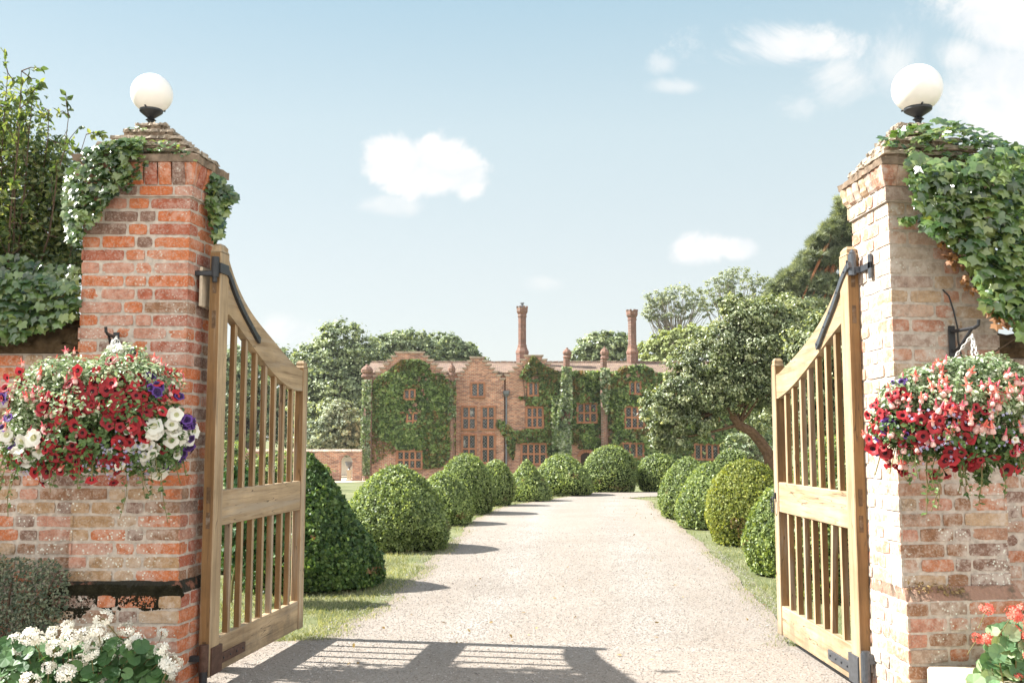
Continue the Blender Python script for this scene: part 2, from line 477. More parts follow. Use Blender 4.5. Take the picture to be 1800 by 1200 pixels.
# foliage
m_ivy = mat_leaf("ivy_leaf", [(.018, .04, .012), (.04, .085, .022), (.085, .14, .035), (.16, .20, .06)], .28, .26, .9)
m_ivydead = mat_leaf("dead_ivy_leaf", [(.22, .09, .035), (.32, .15, .06), (.17, .08, .035)], .2, .6, k_=1.1)
m_treeL = mat_leaf("pear_leaf", [(.03, .055, .02), (.06, .10, .03), (.12, .16, .05), (.22, .24, .09)], .4, .33, .6)
m_yew = mat_leaf("yew_leaf", [(.018, .045, .012), (.045, .09, .02), (.12, .18, .045)], .25, .5, .3)
m_yewb = mat_leaf("box_leaf", [(.045, .075, .022), (.14, .19, .055), (.28, .33, .12)], .35, .45, .4)
m_yewy = mat_leaf("golden_box_leaf", [(.07, .09, .016), (.16, .19, .03), (.28, .28, .06)], .35, .5, .3)
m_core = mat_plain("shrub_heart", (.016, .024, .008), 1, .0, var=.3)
m_tree = mat_leaf("oak_leaf", [(.05, .075, .036), (.13, .17, .085), (.28, .32, .19)], .3, .45, .4)
m_tree2 = mat_leaf("lime_leaf", [(.06, .085, .045), (.15, .19, .10), (.32, .36, .22)], .3, .45, .4)
m_treey = mat_leaf("acacia_leaf", [(.16, .19, .07), (.22, .26, .10), (.28, .31, .13)], .3, .5, .3)
m_willow = mat_leaf("poplar_leaf", [(.11, .14, .10), (.19, .22, .155), (.29, .31, .23)], .3, .5, .3)
m_apple = mat_leaf("apple_leaf", [(.04, .058, .026), (.10, .13, .06), (.19, .22, .12), (.40, .41, .28)], .32, .38, .6)
m_pine = mat_leaf("pine_needle", [(.045, .065, .04), (.13, .155, .09), (.32, .34, .24)], .3, .45, .4)
m_creep = mat_leaf("creeper_leaf", [(.035, .06, .018), (.095, .15, .04), (.15, .215, .06), (.24, .28, .10)], .25, .42, .5)
m_creepo = mat_leaf("autumn_creeper_leaf", [(.09, .10, .025), (.16, .12, .035), (.20, .10, .035), (.08, .10, .03)], .2, .5, .4)
m_creepp = mat_leaf("pale_creeper_leaf", [(.08, .12, .06), (.18, .22, .13), (.34, .36, .26)], .25, .45, .4)
m_grass = mat_leaf("grass_blade", [(.09, .115, .05), (.16, .175, .09), (.27, .25, .16)], .35, .5, .3)
m_vari = mat_leaf("variegated_leaf", [(.07, .12, .04), (.14, .2, .08), (.28, .33, .22), (.42, .45, .36)], .3, .4, .5, (1.15, 1.2, .9))
m_petleaf = mat_leaf("petunia_leaf", [(.03, .065, .018), (.06, .11, .03), (.10, .16, .05)], .25, .45, .4)
m_gerleaf = mat_leaf("geranium_leaf", [(.025, .07, .022), (.04, .10, .03), (.07, .14, .045)], .25, .5, .35)


def mat_petal(name, col, var=.25, trans=.25):
    m = mat_leaf(name, [tuple(x * (1 - var) for x in col), col, tuple(min(.9, x * (1 + var)) for x in col)], trans, .55, .3, (1.1, 1.0, 1.0), 1.0)
    return m


p_red = mat_petal("red_petal", (.43, .010, .022), .35); p_dark = mat_petal("petunia_throat", (.06, .004, .012))
p_white = mat_petal("white_petal", (.82, .80, .74), .06); p_cream = mat_petal("cream_throat", (.55, .55, .3), .1)
p_purple = mat_petal("purple_petal", (.12, .035, .30)); p_pdark = mat_petal("purple_throat", (.03, .008, .08))
p_pink = mat_petal("pink_petal", (.75, .10, .16)); p_coral = mat_petal("coral_petal", (.85, .16, .11)); p_lilac = mat_petal("lilac_petal", (.45, .45, .75), .15)
p_palepink = mat_petal("blush_petal", (.80, .50, .46), .1)
# ------------------------------------------------------------------ ground and drive
def mat_gravel():
    m, nt, b, out = new_mat("gravel_mat"); v = objc(nt)
    vo = NEW(nt, 'ShaderNodeTexVoronoi'); nt.links.new(v, vo.inputs[0]); vo.inputs['Scale'].default_value = 105; vo.inputs['Randomness'].default_value = 1
    c = RAMP(nt, NEWSEP(nt, vo.outputs['Color']), [(0, (.135, .11, .095)), (.22, (.245, .218, .192)), (.6, (.288, .264, .240)), (.9, (.345, .33, .31))])
    n = NOISE(nt, v, .9, 5, .6); n2 = NOISE(nt, mapping(nt, v, (2.4, .35, 1)), 1, 4)
    c = MIX(nt, 1.0, c, RAMP(nt, n, [(.3, (.84, .80, .76)), (.65, (1.12, 1.1, 1.08))]), 'MULTIPLY')
    ac = attr(nt, 'across'); tr = M_(nt, 'ABSOLUTE', M_(nt, 'SUBTRACT', M_(nt, 'ABSOLUTE', M_(nt, 'SUBTRACT', ac, .5)), .2))
    trk = M_(nt, 'MULTIPLY', SMOOTH(nt, M_(nt, 'ADD', tr, M_(nt, 'MULTIPLY', M_(nt, 'SUBTRACT', n, .5), .25)), .02, .13), .5)
    c = MIX(nt, trk, c, MIX(nt, n2, (.29, .245, .205), (.24, .20, .165)))
    ed = SMOOTH(nt, M_(nt, 'ADD', M_(nt, 'ABSOLUTE', M_(nt, 'SUBTRACT', ac, .5)), M_(nt, 'MULTIPLY', M_(nt, 'SUBTRACT', n, .5), .14)), .43, .52)
    c = MIX(nt, M_(nt, 'MULTIPLY', ed, .6), c, (.20, .16, .11))
    nt.links.new(c, b.inputs['Base Color']); b.inputs['Roughness'].default_value = .9; b.inputs['Specular IOR Level'].default_value = .2
    bump(nt, b, M_(nt, 'SUBTRACT', 1, vo.outputs['Distance']), .55, .008)
    return m


def NEWSEP(nt, col):
    s = NEW(nt, 'ShaderNodeSeparateColor'); nt.links.new(col, s.inputs[0]); return s.outputs[0]


def mat_lawn():
    m, nt, b, out = new_mat("lawn_mat"); v = objc(nt)
    n = NOISE(nt, v, 1.1, 6, .65); n2 = NOISE(nt, v, 40, 4, .7)
    c = RAMP(nt, M_(nt, 'ADD', M_(nt, 'MULTIPLY', n, .6), M_(nt, 'MULTIPLY', n2, .4)), [(.34, (.07, .09, .04)), (.5, (.16, .175, .085)), (.62, (.25, .24, .14)), (.75, (.34, .29, .2))])
    nt.links.new(c, b.inputs['Base Color']); b.inputs['Roughness'].default_value = .95; b.inputs['Specular IOR Level'].default_value = .1
    bump(nt, b, n2, .8, .02)
    return m


m_gravel = mat_gravel(); m_lawn = mat_lawn()
a = Acc(); ys = [-30, 26, 62, 1600]; V = []
for y in ys: V += [(-900, y, gz(0, y)), (900, y, gz(0, y))]
a.add(V, [(2 * i, 2 * i + 1, 2 * i + 3, 2 * i + 2) for i in range(3)])
struct(a.build('lawn_ground', m_lawn))

LE = [G(x, y)[:2] for x, y in [(560, 1128), (640, 1085), (700, 1042), (752, 990), (795, 955), (832, 915), (885, 890), (955, 880), (1040, 866), (1125, 861)]]
RE = [G(x, y)[:2] for x, y in [(1395, 1140), (1372, 1100), (1300, 1020), (1240, 962), (1190, 920), (1152, 893), (1143, 880)]]
LE = sorted([(-2.1, 6.9), (-12, 6.4)] + [tuple(p) for p in LE], key=lambda p: p[1]); RE = sorted([(2.3, 6.75), (14, 6.4)] + [tuple(p) for p in RE], key=lambda p: p[1])
LE += [(4.5, 27.6), (12, 28.6)]; RE += [(2.75, 23.6), (3.3, 24.3), (6, 24.8), (60, 25.0)]


def xl(y): return np.interp(y, [p[1] for p in LE], [p[0] for p in LE]) + .03 * math.sin(y * 3.1) + .02 * math.sin(y * 8.7 + 1)
def xr(y): return np.interp(y, [p[1] for p in RE], [p[0] for p in RE]) + .02 * math.sin(y * 2.3 + 2) + .01 * math.sin(y * 7.1)


a = Acc(); ysr = list(np.arange(-12, 6, 2.)) + list(np.arange(6, 28.6, .08)) + [26.0]; ysr = sorted(ysr); V = []
NC = 16; AC = []
for y in ysr:
    x0_, x1_ = xl(y), max(xr(y), xl(y) + .01)
    for k in range(NC + 1): f = k / NC; V.append((x0_ + (x1_ - x0_) * f, y, gz(0, y) + .012)); AC.append(f if 6.6 < y < 25 else .5)
a.add(V, [(i * (NC + 1) + k, i * (NC + 1) + k + 1, (i + 1) * (NC + 1) + k + 1, (i + 1) * (NC + 1) + k) for i in range(len(ysr) - 1) for k in range(NC)])
o = struct(a.build('gravel_drive', m_gravel)); at_ = o.data.attributes.new('across', 'FLOAT', 'POINT'); at_.data.foreach_set('value', np.array(AC, np.float32))

# loose stones of the drive
m_pebble, nt, b, out = new_mat("pebble_mat")
nt.links.new(RAMP(nt, attr(nt), [(0, (.13, .105, .09)), (.25, (.23, .2, .17)), (.7, (.29, .26, .235)), (1, (.40, .38, .355))]), b.inputs['Base Color']); b.inputs['Roughness'].default_value = .8
a = Acc(); g = np.random.default_rng(11)
n = 42000; y = 5.2 + (1 - np.sqrt(1 - g.random(n) ** 1.15)) * 11; u = g.random(n)
x0 = np.array([max(-2.2, xl(t) - .12) for t in y]); x1 = np.array([min(2.6, xr(t) + .15) for t in y]); x = x0 + u * (x1 - x0)
OCT = [(1, 0, 0), (0, 1, 0), (-1, 0, 0), (0, -1, 0), (.1, .1, .6), (0, 0, -.6)]
OCF = np.array([(0, 1, 4), (1, 2, 4), (2, 3, 4), (3, 0, 4)])
pos = np.stack((x, y, np.full(n, .013)), 1); fr = frames(np.tile((0, 0, 1.), (n, 1)), jit=.25, g=g)
bake(a, OCT, OCF, pos, fr, g.uniform(.003, .0065, n) * (1 + (y - 5) * .05), mi=0, g=g)
o = a.build('loose_gravel', m_pebble); o['kind'] = 'stuff'; o['label'] = 'loose pale gravel stones scattered over the drive'; o['category'] = 'gravel'

# grass verges
BLADE_V = [(-.05, 0, 0), (.05, 0, 0), (.03, .6, .08), (-.03, .6, .08), (0, 1, .28)]
a = Acc(); g = np.random.default_rng(12)
for (n, y0, y1, pw, side, wd) in ((52000, 6.75, 14, 1.5, -1, 2.0), (9000, 14, 27, 1, -1, 1.6), (30000, 6.6, 13, 1.3, 1, 1.5), (8000, 13, 24, 1, 1, 1.4)):
    y = y0 + g.random(n) ** pw * (y1 - y0); w = g.random(n) ** 1.1 * wd
    e = np.array([xl(t) if side < 0 else xr(t) for t in y]); x = e + side * (w - .10 - .10 * g.random(n) ** 2 * np.sin(y * 9) ** 2)
    keep = (g.random(n) < .25 + .75 * (np.sin(x * 3.1 + 1) * np.sin(y * 2.3) > -.35)); x, y = x[keep], y[keep]; n = len(x)
    if side > 0: k2 = g.random(n) < .55; x, y = x[k2], y[k2]; n = len(x)
    z = np.array([gz(0, t) for t in y]); up = np.tile((0, 0, 1.), (n, 1)) + g.normal(0, .45, (n, 3)); up[:, 2] = np.abs(up[:, 2]) + .2
    nn = g.normal(0, 1, (n, 3)); fr = frames(nn, up, g=g)
    bake(a, BLADE_V, np.array([(0, 1, 2, 3), (3, 2, 4, 4)])[:1], np.stack((x, y, z), 1), fr, g.uniform(.025, .06, n) * (1 + (y - 7) * .03), g=g)
o = a.build('verge_grass', m_grass); o['kind'] = 'stuff'; o['label'] = 'short grass along both edges of the drive'; o['category'] = 'grass'


# ------------------------------------------------------------------ modelled brickwork
def mortar_core(acc, poly, z0, z1, mi=1): prism(acc, poly, z0, z1, .5, mi)


def offset_poly(poly, d, closed=True):
    n = len(poly); out = []
    for i in range(n):
        p = np.array(poly[i]); a_ = np.array(poly[i - 1]) if (closed or i > 0) else None; c = np.array(poly[(i + 1) % n]) if (closed or i < n - 1) else None
        ns = []
        if a_ is not None: t = nrm(p - a_); ns.append(np.array((t[1], -t[0])))
        if c is not None: t = nrm(c - p); ns.append(np.array((t[1], -t[0])))
        if len(ns) == 2: m = nrm(ns[0] + ns[1]); out.append(tuple(p + m * d / max(.3, np.dot(m, ns[0]))))
        else: out.append(tuple(p + ns[0] * d))
    return out


def brickwork(acc, path, z0, z1, closed=True, course=.0745, joint=.011, off=.007, seed=1, mi_of=None, skip=(), rough=1.0):
    """lay courses of individually worn bricks on every run of the path"""
    g = np.random.default_rng(seed); n = len(path); outer = offset_poly(path, off, closed)
    runs = range(n if closed else n - 1); nc = max(1, int(round((z1 - z0) / course))); ch = (z1 - z0) / nc; crnd = {}
    for k in range(nc):
        za = z0 + k * ch + joint * .5; zb = z0 + (k + 1) * ch - joint * .5
        for i in runs:
            if i in skip: continue
            A = np.array(path[i]); B = np.array(path[(i + 1) % n]); OA = np.array(outer[i]); OB = np.array(outer[(i + 1) % n]); L = np.linalg.norm(B - A)
            t = (B - A) / L; nv = np.array((t[1], -t[0]))
            # brick lengths
            cuts = [0.0]; s = 0; q = (k + i) % 2; first = True
            while s < L - .04:
                ln = (.215 if (len(cuts) + q) % 2 else .105) if not (first and q) else .105
                ln *= g.uniform(.93, 1.05); first = False; s += ln + .010
                cuts.append(s)
            sc = L / cuts[-1]; cuts = [c * sc for c in cuts]
            for j in range(len(cuts) - 1):
                e0 = j == 0 and (closed or i > 0); e1 = j == len(cuts) - 2 and (closed or i < n - 2)
                if j == 0: key = (k, i)
                elif j == len(cuts) - 2: key = (k, (i + 1) % n if closed else i + 1)
                else: key = None
                r = g.random()
                if key is not None: r = crnd.setdefault(key, r)
                s0 = cuts[j] + (0 if e0 else joint * .5 * g.uniform(.7, 1.3)); s1 = cuts[j + 1] - (0 if e1 else joint * .5 * g.uniform(.7, 1.3))
                nx = 6 if s1 - s0 > .13 else 4; nz = 4
                prot = off * g.uniform(.35, 1.15) * rough; V = []; wear = g.uniform(0, 1) ** 3 * .006 * rough
                ss = np.linspace(0, 1, nx); zz = np.linspace(0, 1, nz)
                dz0, dz1, tz = g.normal(0, .0012, 3)
                for b_ in range(nz):
                    for c_ in range(nx):
                        edge = min(b_, nz - 1 - b_) == 0; side = (c_ == 0 and not e0) or (c_ == nx - 1 and not e1)
                        s_ = s0 + (s1 - s0) * ss[c_]; z_ = za + dz0 + (zb + dz1 - za - dz0) * zz[b_] + tz * (ss[c_] - .5)
                        d = prot - g.random() * .0016 - (wear if (edge or side) else 0) * g.random()
                        if edge: z_ += (-1 if b_ else 1) * g.random() * .0035 * rough * (1 if b_ else 1)
                        if side: s_ += (-1 if c_ else 1) * g.random() * .0035
                        if edge and side: d -= .003 * g.random(); s_ += (-1 if c_ else 1) * .003; z_ += (-1 if b_ else 1) * .003
                        p = A + t * s_ + nv * d
                        if c_ == 0 and e0: p = A + (OA - A) * (d / off)
                        if c_ == nx - 1 and e1: p = B + (OB - B) * (d / off)
                        V.append((p[0], p[1], z_))
                fc = [(b_ * nx + c_, b_ * nx + c_ + 1, (b_ + 1) * nx + c_ + 1, (b_ + 1) * nx + c_) for b_ in range(nz - 1) for c_ in range(nx - 1)]
                # skirt
                ring = [c_ for c_ in range(nx)] + [b_ * nx + nx - 1 for b_ in range(1, nz)] + [(nz - 1) * nx + c_ for c_ in range(nx - 2, -1, -1)] + [b_ * nx for b_ in range(nz - 2, 0, -1)]
                base = len(V)
                for v in ring:
                    p = np.array(V[v]); pb = p.copy(); pb[:2] -= nv * (off + .006); V.append(tuple(pb))
                for h in range(len(ring)):
                    h2 = (h + 1) % len(ring); fc.append((ring[h2], ring[h], base + h, base + h2))
                acc.add(V, fc, r, mi_of(i, (za + zb) / 2) if mi_of else 0)


def ledge_prism(acc, poly0, poly1, z0, z1, seed, amp=.008, mi=0, seg=14):
    """irregular course: sides from poly0 at z0 to poly1 at z1, roughened"""
    g = np.random.default_rng(seed); n = len(poly0); p0 = []; p1 = []
    for i in range(n):
        for t in np.linspace(0, 1, seg, endpoint=False):
            j = (i + 1) % n; f = lambda q: (q[i][0] * (1 - t) + q[j][0] * t, q[i][1] * (1 - t) + q[j][1] * t)
            a0, a1 = f(poly0), f(poly1); p0.append(tuple(np.array(a0) + g.normal(0, amp, 2))); p1.append(tuple(np.array(a1) + g.normal(0, amp, 2)))
    m = len(p0); V = [(x, y, z0) for x, y in p0] + [(x * .5 + u * .5, y * .5 + w * .5, (z0 + z1) / 2 + g.normal(0, amp)) for (x, y), (u, w) in zip(p0, p1)] + [(x, y, z1 + g.normal(0, amp * .6)) for x, y in p1]
    fc = [(i, (i + 1) % m, m + (i + 1) % m, m + i) for i in range(m)] + [(m + i, m + (i + 1) % m, 2 * m + (i + 1) % m, 2 * m + i) for i in range(m)] + [tuple(range(2 * m, 3 * m)), tuple(range(m - 1, -1, -1))]
    acc.add(V, fc, g.random(), mi)


def centroid(p): return np.mean(np.array(p), 0)


def mat_mossy(name, brick, dark, lo, hi):
    m, nt, b, out = new_mat(name); v = objc(nt); n = NOISE(nt, v, 9, 6, .65); n2 = NOISE(nt, v, 45, 4)
    c = MIX(nt, SMOOTH(nt, n, lo, hi), dark, MIX(nt, n2, brick, tuple(x * .5 for x in brick))); nt.links.new(c, b.inputs['Base Color']); b.inputs['Roughness'].default_value = .95
    bump(nt, b, n2, 1, .01); return m


def pier(label, poly, z_pl, z_sh, z_c1, z_c2, z_c3, z_top, mats_low_z, matsF, matsI, matlow, seed, inner_run, moss_mat, cap_c):
    t = thing('brick_gate_pier', label, 'gate pier', (0, 0, 0), group='brick gate piers')
    mi_of = lambda i, z: (1 if i == inner_run else (2 if z < mats_low_z else 0))
    a = Acc(); brickwork(a, poly, z_pl + .05, z_sh, seed=seed, mi_of=mi_of); mortar_core(a, poly, z_pl, z_sh + .01, 3); a.build('shaft', [matsF, matsI, matlow, m_mortar], t)
    pp = offset_poly(poly, .055); ii = (inner_run, (inner_run + 1) % 4); sg_ = 1 if inner_run == 1 else -1
    for q in ii: pp[q] = (poly[q][0] + sg_ * (.03 if sg_ > 0 else .004), pp[q][1] if poly[q][1] == min(p_[1] for p_ in poly) else poly[q][1])
    a = Acc(); brickwork(a, pp, 0, z_pl, seed=seed + 1, mi_of=mi_of, rough=1.3); mortar_core(a, pp, -.2, z_pl, 3); a.build('plinth', [matsF, matsI, matlow, m_mortar], t)
    a = Acc(); ledge_prism(a, [tuple(np.array(u_) * 1.0) for u_ in pp], [tuple(np.array(u_) * .3 + np.array(w_) * .7) for u_, w_ in zip(pp, poly)], z_pl - .0, z_pl + .062, seed, .0035, seg=40); a.build('plinth_ledge', moss_mat, t)
    # cornice: oversailing course, rounded header course, tile edge
    a = Acc(); p1 = offset_poly(poly, .016); brickwork(a, p1, z_sh, z_c1, seed=seed + 2, mi_of=lambda i, z: mi_of(i, 9)); mortar_core(a, p1, z_sh, z_c1, 3)
    nst = 5; g = np.random.default_rng(seed + 5)
    core = offset_poly(poly, .015); prism(a, core, z_c1, z_c2, .5, 3)
    for i in range(4):   # ovolo headers, one by one
        A = np.array(poly[i]); B = np.array(poly[(i + 1) % 4]); L = np.linalg.norm(B - A); tt = (B - A) / L; nv = np.array((tt[1], -tt[0]))
        s = -.06; e = L + .06; m = int((e - s) / .078); w = (e - s) / m
        for j in range(m):
            r = g.random(); V = []; s0 = s + j * w + .004; s1 = s + (j + 1) * w - .004
            for q in range(nst + 1):
                f = q / nst; d = .02 + .028 * math.sin(f * math.pi / 2) + g.normal(0, .002)
                z = z_c1 + (z_c2 - z_c1) * (1 - math.cos(f * math.pi / 2)) * .45 + (z_c2 - z_c1) * f * .55
                for c_, sx in enumerate((s0, s0 + .01, s1 - .01, s1)):
                    lim = d + .0; sxx = min(max(sx, -d), L + d)
                    p = A + tt * sxx + nv * (d - (.006 if c_ in (0, 3) else 0)); V.append((p[0], p[1], z))
            a.add(V, [(q * 4 + c_, q * 4 + c_ + 1, q * 4 + c_ + 5, q * 4 + c_ + 4) for q in range(nst) for c_ in range(3)], r, 1 if i == inner_run else 0)
            V2 = V[:]; a.add([V[q * 4] for q in range(nst + 1)] + [(V[0][0] - nv[0] * .05, V[0][1] - nv[1] * .05, V[0][2]), (V[nst * 4][0] - nv[0] * .08, V[nst * 4][1] - nv[1] * .08, V[nst * 4][2])], [tuple(range(nst + 1)) + (nst + 2, nst + 1)], r)
            a.add([V[q * 4 + 3] for q in range(nst + 1)] + [(V[3][0] - nv[0] * .05, V[3][1] - nv[1] * .05, V[3][2]), (V[nst * 4 + 3][0] - nv[0] * .08, V[nst * 4 + 3][1] - nv[1] * .08, V[nst * 4 + 3][2])], [tuple(range(nst + 1)) + (nst + 2, nst + 1)], r)
    a.build('cornice', [matsF, matsI, matlow, m_mortar], t)
    a = Acc(); ledge_prism(a, offset_poly(poly, .055), offset_poly(poly, .058), z_c2 + .001, z_c3, seed + 3, .004, seg=20)
    offs = [.075, .01, -.075, -.16]; hs = np.linspace(z_c3, z_top, 5); c = np.array(cap_c)
    base = np.array(poly)
    nst_ = 5; hs = np.linspace(z_c3, z_top, nst_ + 1); bc = centroid(base)
    for q in range(nst_):
        f = q / (nst_ - 1); k = 1.02; cc = np.array(bc) * (1 - f) + c * f
        sq = [(-.08, -.08), (.08, -.08), (.08, .08), (-.08, .08)]
        pl = [tuple(cc + (b_ - bc) * k * (1 - f) + np.array(s_) * f) for b_, s_ in zip(base, sq)]
        hq = hs[q + 1] - hs[q]
        ledge_prism(a, pl, pl, hs[q], hs[q] + hq * .66, seed + 10 + q, .006, seg=22)
        pl2 = [tuple(cc + (np.array(p_) - cc) * 1.05) for p_ in pl]
        ledge_prism(a, pl2, pl2, hs[q] + hq * .66, hs[q + 1] + .001, seed + 30 + q, .006, mi=1, seg=22)
    a.build('cap', [m_cap, m_captop], t)
    return t


m_captop = mat_plain('lichened_tile', (.36, .30, .24), .95, .1, var=.6, scale=18, bstr=.9, bdist=.008)
PL = [(-2.40, 5.50), (-1.812, 5.50), (-1.768, 5.80), (-2.38, 5.80)]
PR = [(1.925, 5.00), (2.49, 5.08), (2.47, 5.50), (1.905, 5.47)]
pl = pier('orange brick gate pier on the left, black moss above its plinth', PL, .555, 2.737, 2.803, 2.925, 2.968, 3.19, 1.12, m_brickL, m_inner, m_brickLow, 21, 1, mat_mossy('moss_on_brick', (.24, .10, .06), (.02, .018, .011), .56, .64), (-2.08, 5.66))
pr = pier('pale brick gate pier on the right, half hidden by large ivy leaves', PR, .595, 2.59, 2.668, 2.77, 2.805, 3.06, 1.15, m_brickR, m_brickR, m_brickRL, 41, 3, mat_mossy('weathered_ledge', (.42, .25, .18), (.14, .10, .07), .38, .52), (2.15, 5.27))


# pier fittings
def rod(acc, a_, b_, r, sides=8, mi=0): tube(acc, [a_, b_], r, sides, .5, mi)


a = Acc(); q0 = P(352, 497, 5.72); bbox(a, (-1.772, 5.58, q0[2] - .155), (-1.755, 5.74, q0[2] + .07), .003); o = a.build('stone_hinge_block', m_stone, pl)
a = Acc(); z = P(370, 482, 5.62)[2]; bbox(a, (-1.80, 5.577, z - .014), (-1.69, 5.607, z + .014), .003); rod(a, (-1.688, 5.592, z - .05), (-1.688, 5.592, z + .085), .014, 10); a.build('hinge_pintle', m_iron, pl)
a = Acc(); zb_ = P(366, 1150, 5.62)[2]; bbox(a, (-1.80, 5.575, zb_ - .03), (-1.69, 5.61, zb_ + .0), .003); rod(a, (-1.688, 5.592, zb_ - .16), (-1.688, 5.592, zb_ + .03), .022, 10); a.build('hinge_pintle', m_iron, pl)
z = P(1527, 474, 5.36)[2]
a = Acc(); bbox(a, (1.893, 5.20, z - .07), (1.907, 5.235, z + .06), .002); bbox(a, (1.893, 5.20, z - .018), (1.905, 5.38, z + .018), .002); bbox(a, (1.858, 5.352, z - .018), (1.91, 5.378, z + .018), .003); rod(a, (1.859, 5.367, z - .03), (1.859, 5.367, z + .085), .015, 10)
lathe(a, [(.016, 0), (.018, .01), (.004, .03)], (1.859, 5.367, z + .085), 10); a.build('hinge_pintle', m_ironL, pr)
zb2 = P(1524, 1160, 5.36)[2]
a = Acc(); bbox(a, (1.86, 5.35, zb2 - .02), (1.92, 5.385, zb2 + .03), .003); rod(a, (1.859, 5.367, zb2 - .12), (1.859, 5.367, zb2 + .045), .022, 12); a.build('hinge_pintle', m_ironL, pr)


g = np.random.default_rng(77)
a = Acc(); pp = sample_poly([(84, 1048), (112, 1030), (190, 1028), (250, 1031), (316, 1030), (322, 1045), (300, 1066), (255, 1072), (230, 1060), (200, 1078), (165, 1060), (140, 1085), (95, 1090), (80, 1070)], 13000, g)
pp = pp[vnoise(pp[:, 0], pp[:, 1], 14, 3) * .6 + vnoise(pp[:, 0], pp[:, 1], 6, 4) * .4 > .27]; pos = Parr(pp, 5.445 + g.random(len(pp)) * .006)
bake(a, OCT, OCF, pos, frames(np.tile((0, -1., .3), (len(pp), 1)), jit=.4, g=g), g.uniform(.005, .012, len(pp)), g=g); a.build('moss', m_moss, pl)
a = Acc(); pp = sample_poly([(1592, 1024), (1640, 1024), (1672, 1030), (1700, 1036), (1690, 1044), (1640, 1042), (1600, 1038)], 170, g)[:95]; pos = Parr(pp, 4.965 + g.random(95) * .03)
bake(a, LEAF_V, LEAF_F, pos, frames(np.tile((0, -.6, 1.), (95, 1)), jit=.6, g=g), g.uniform(.012, .026, 95), g=g); a.build('leaf_litter', mat_leaf('dry_leaf', [(.14, .08, .035), (.26, .17, .07), (.34, .24, .10)], .2, k_=1.1), pr)

# basket brackets fixed to the piers
def bracket(parent, c, s=1, mat=m_iron, arm=.2):
    a = Acc(); x, y, z = c
    bbox(a, (x - .016, y - .012, z - .115), (x + .016, y, z + .05), .002)
    rod(a, (x, y - .01, z + .02), (x + .03, y - arm, z + .02), .009, 8)
    tube(a, [(x, y - .012, z - .08), (x + .01, y - .06, z - .07), (x + .02, y - arm * .7, z - .01), (x + .025, y - arm * .85, z + .015)], .008, 8)
    tube(a, [(x + .03, y - arm, z + .02), (x + .033, y - arm - .03, z + .03), (x + .033, y - arm - .035, z + .055)], .008, 8)
    a.build('basket_bracket', mat, parent)


bracket(pr, P(1672, 590, 5.03)); bracket(pl, P(205, 600, 5.48))
a = Acc(); pts = [P(px, py, 5.03) for px, py in [(1657, 509), (1668, 520), (1676, 545), (1683, 575), (1684, 600), (1690, 625), (1700, 650)]]; tube(a, pts, .004, 6); a.build('lamp_cable', m_iron, pr)

# garden walls either side of the piers
def coping(acc, x0, x1, y0, y1, z0, h, seed, mi=0):
    g = np.random.default_rng(seed); nx = int(abs(x1 - x0) / .05); V = []
    for i in range(nx + 1):
        x = x0 + (x1 - x0) * i / nx
        for j in range(9):
            f = j / 8; V.append((x, y0 + (y1 - y0) * f + g.normal(0, .006), z0 + h * math.sin(math.pi * f) ** .6 + g.normal(0, .008)))
    acc.add(V, [(i * 9 + j, (i + 1) * 9 + j, (i + 1) * 9 + j + 1, i * 9 + j + 1) for i in range(nx) for j in range(8)], .5, mi)


def garden_wall(label, x0, x1, yf, zt, h, seed, matb, matc):
    t = thing('garden_wall', label, 'wall', (0, 0, 0))
    xs = sorted((x0, x1)); a = Acc(); brickwork(a, [(xs[0], yf), (xs[1], yf)], .0, zt, closed=False, seed=seed, rough=1.4)
    prism(a, [(xs[0], yf), (xs[1], yf), (xs[1], yf + .3), (xs[0], yf + .3)], -.2, zt, .5, 1); a.build('brickwork', [matb, m_mortar], t)
    a = Acc(); prism(a, [(xs[0], yf - .04), (xs[1], yf - .04), (xs[1], yf + .34), (xs[0], yf + .34)], zt + .001, zt + .05)
    coping(a, xs[0], xs[1], yf - .045, yf + .345, zt + .045, h, seed); a.build('coping', matc, t)
    return t


m_copingL = mat_plain("mossy_coping", (.075, .05, .028), 1, .05, var=.7, scale=16, bstr=1, bdist=.02)
garden_wall('weathered brick garden wall with rounded mossy coping behind the left flower basket', -5.6, -2.402, 5.57, 1.86, .16, 61, m_brickLow, m_copingL)
garden_wall('brick garden wall at the right edge, in the shade of the ivy', 2.492, 5.2, 5.16, 1.80, .1, 62, m_brickRL, m_copingL)


# ------------------------------------------------------------------ globe lamps
def lamp(label, px, py, Y, r, zt):
    c = P(px, py, Y); t = thing('globe_lamp', label, 'lamp', (c[0], Y, zt), group='white globe lamps on the piers')
    gz_ = c[2] - zt
    a = Acc(); prof = [(r * math.sin(q), -r * math.cos(q)) for q in np.linspace(.42, math.pi, 30)]; lathe(a, [(p_[0], p_[1] * .985) for p_ in prof], (0, 0, gz_), 48); a.build('globe', m_glass_globe, t, smooth=True)
    a = Acc(); zb = gz_ - r * .92
    lathe(a, [(.0, -(zb)), (.055, -zb), (.05, -zb + .012), (.018, -zb + .02), (.014, -.07), (.02, -.055), (.03, -.05), (.017, -.04), (.03, -.03), (r * .48, -.008), (r * .55, .0), (r * .55, .028), (r * .5, .03), (r * .42, .01), (0, .01)], (0, 0, zb), 28)
    for q in range(3):
        an = q * 2.1 + .4; rod(a, (r * .5 * math.cos(an), r * .5 * math.sin(an), zb + .014), (r * .66 * math.cos(an), r * .66 * math.sin(an), zb + .014), .005, 6)
    a.build('holder', m_iron, t, smooth=False)


lamp('white globe lamp on the left pier with the bare stepped cap', 267, 165, 5.66, .119, 3.19)
lamp('larger looking white globe lamp above the ivy on the right pier', 1612, 156, 5.27, .133, 3.06)


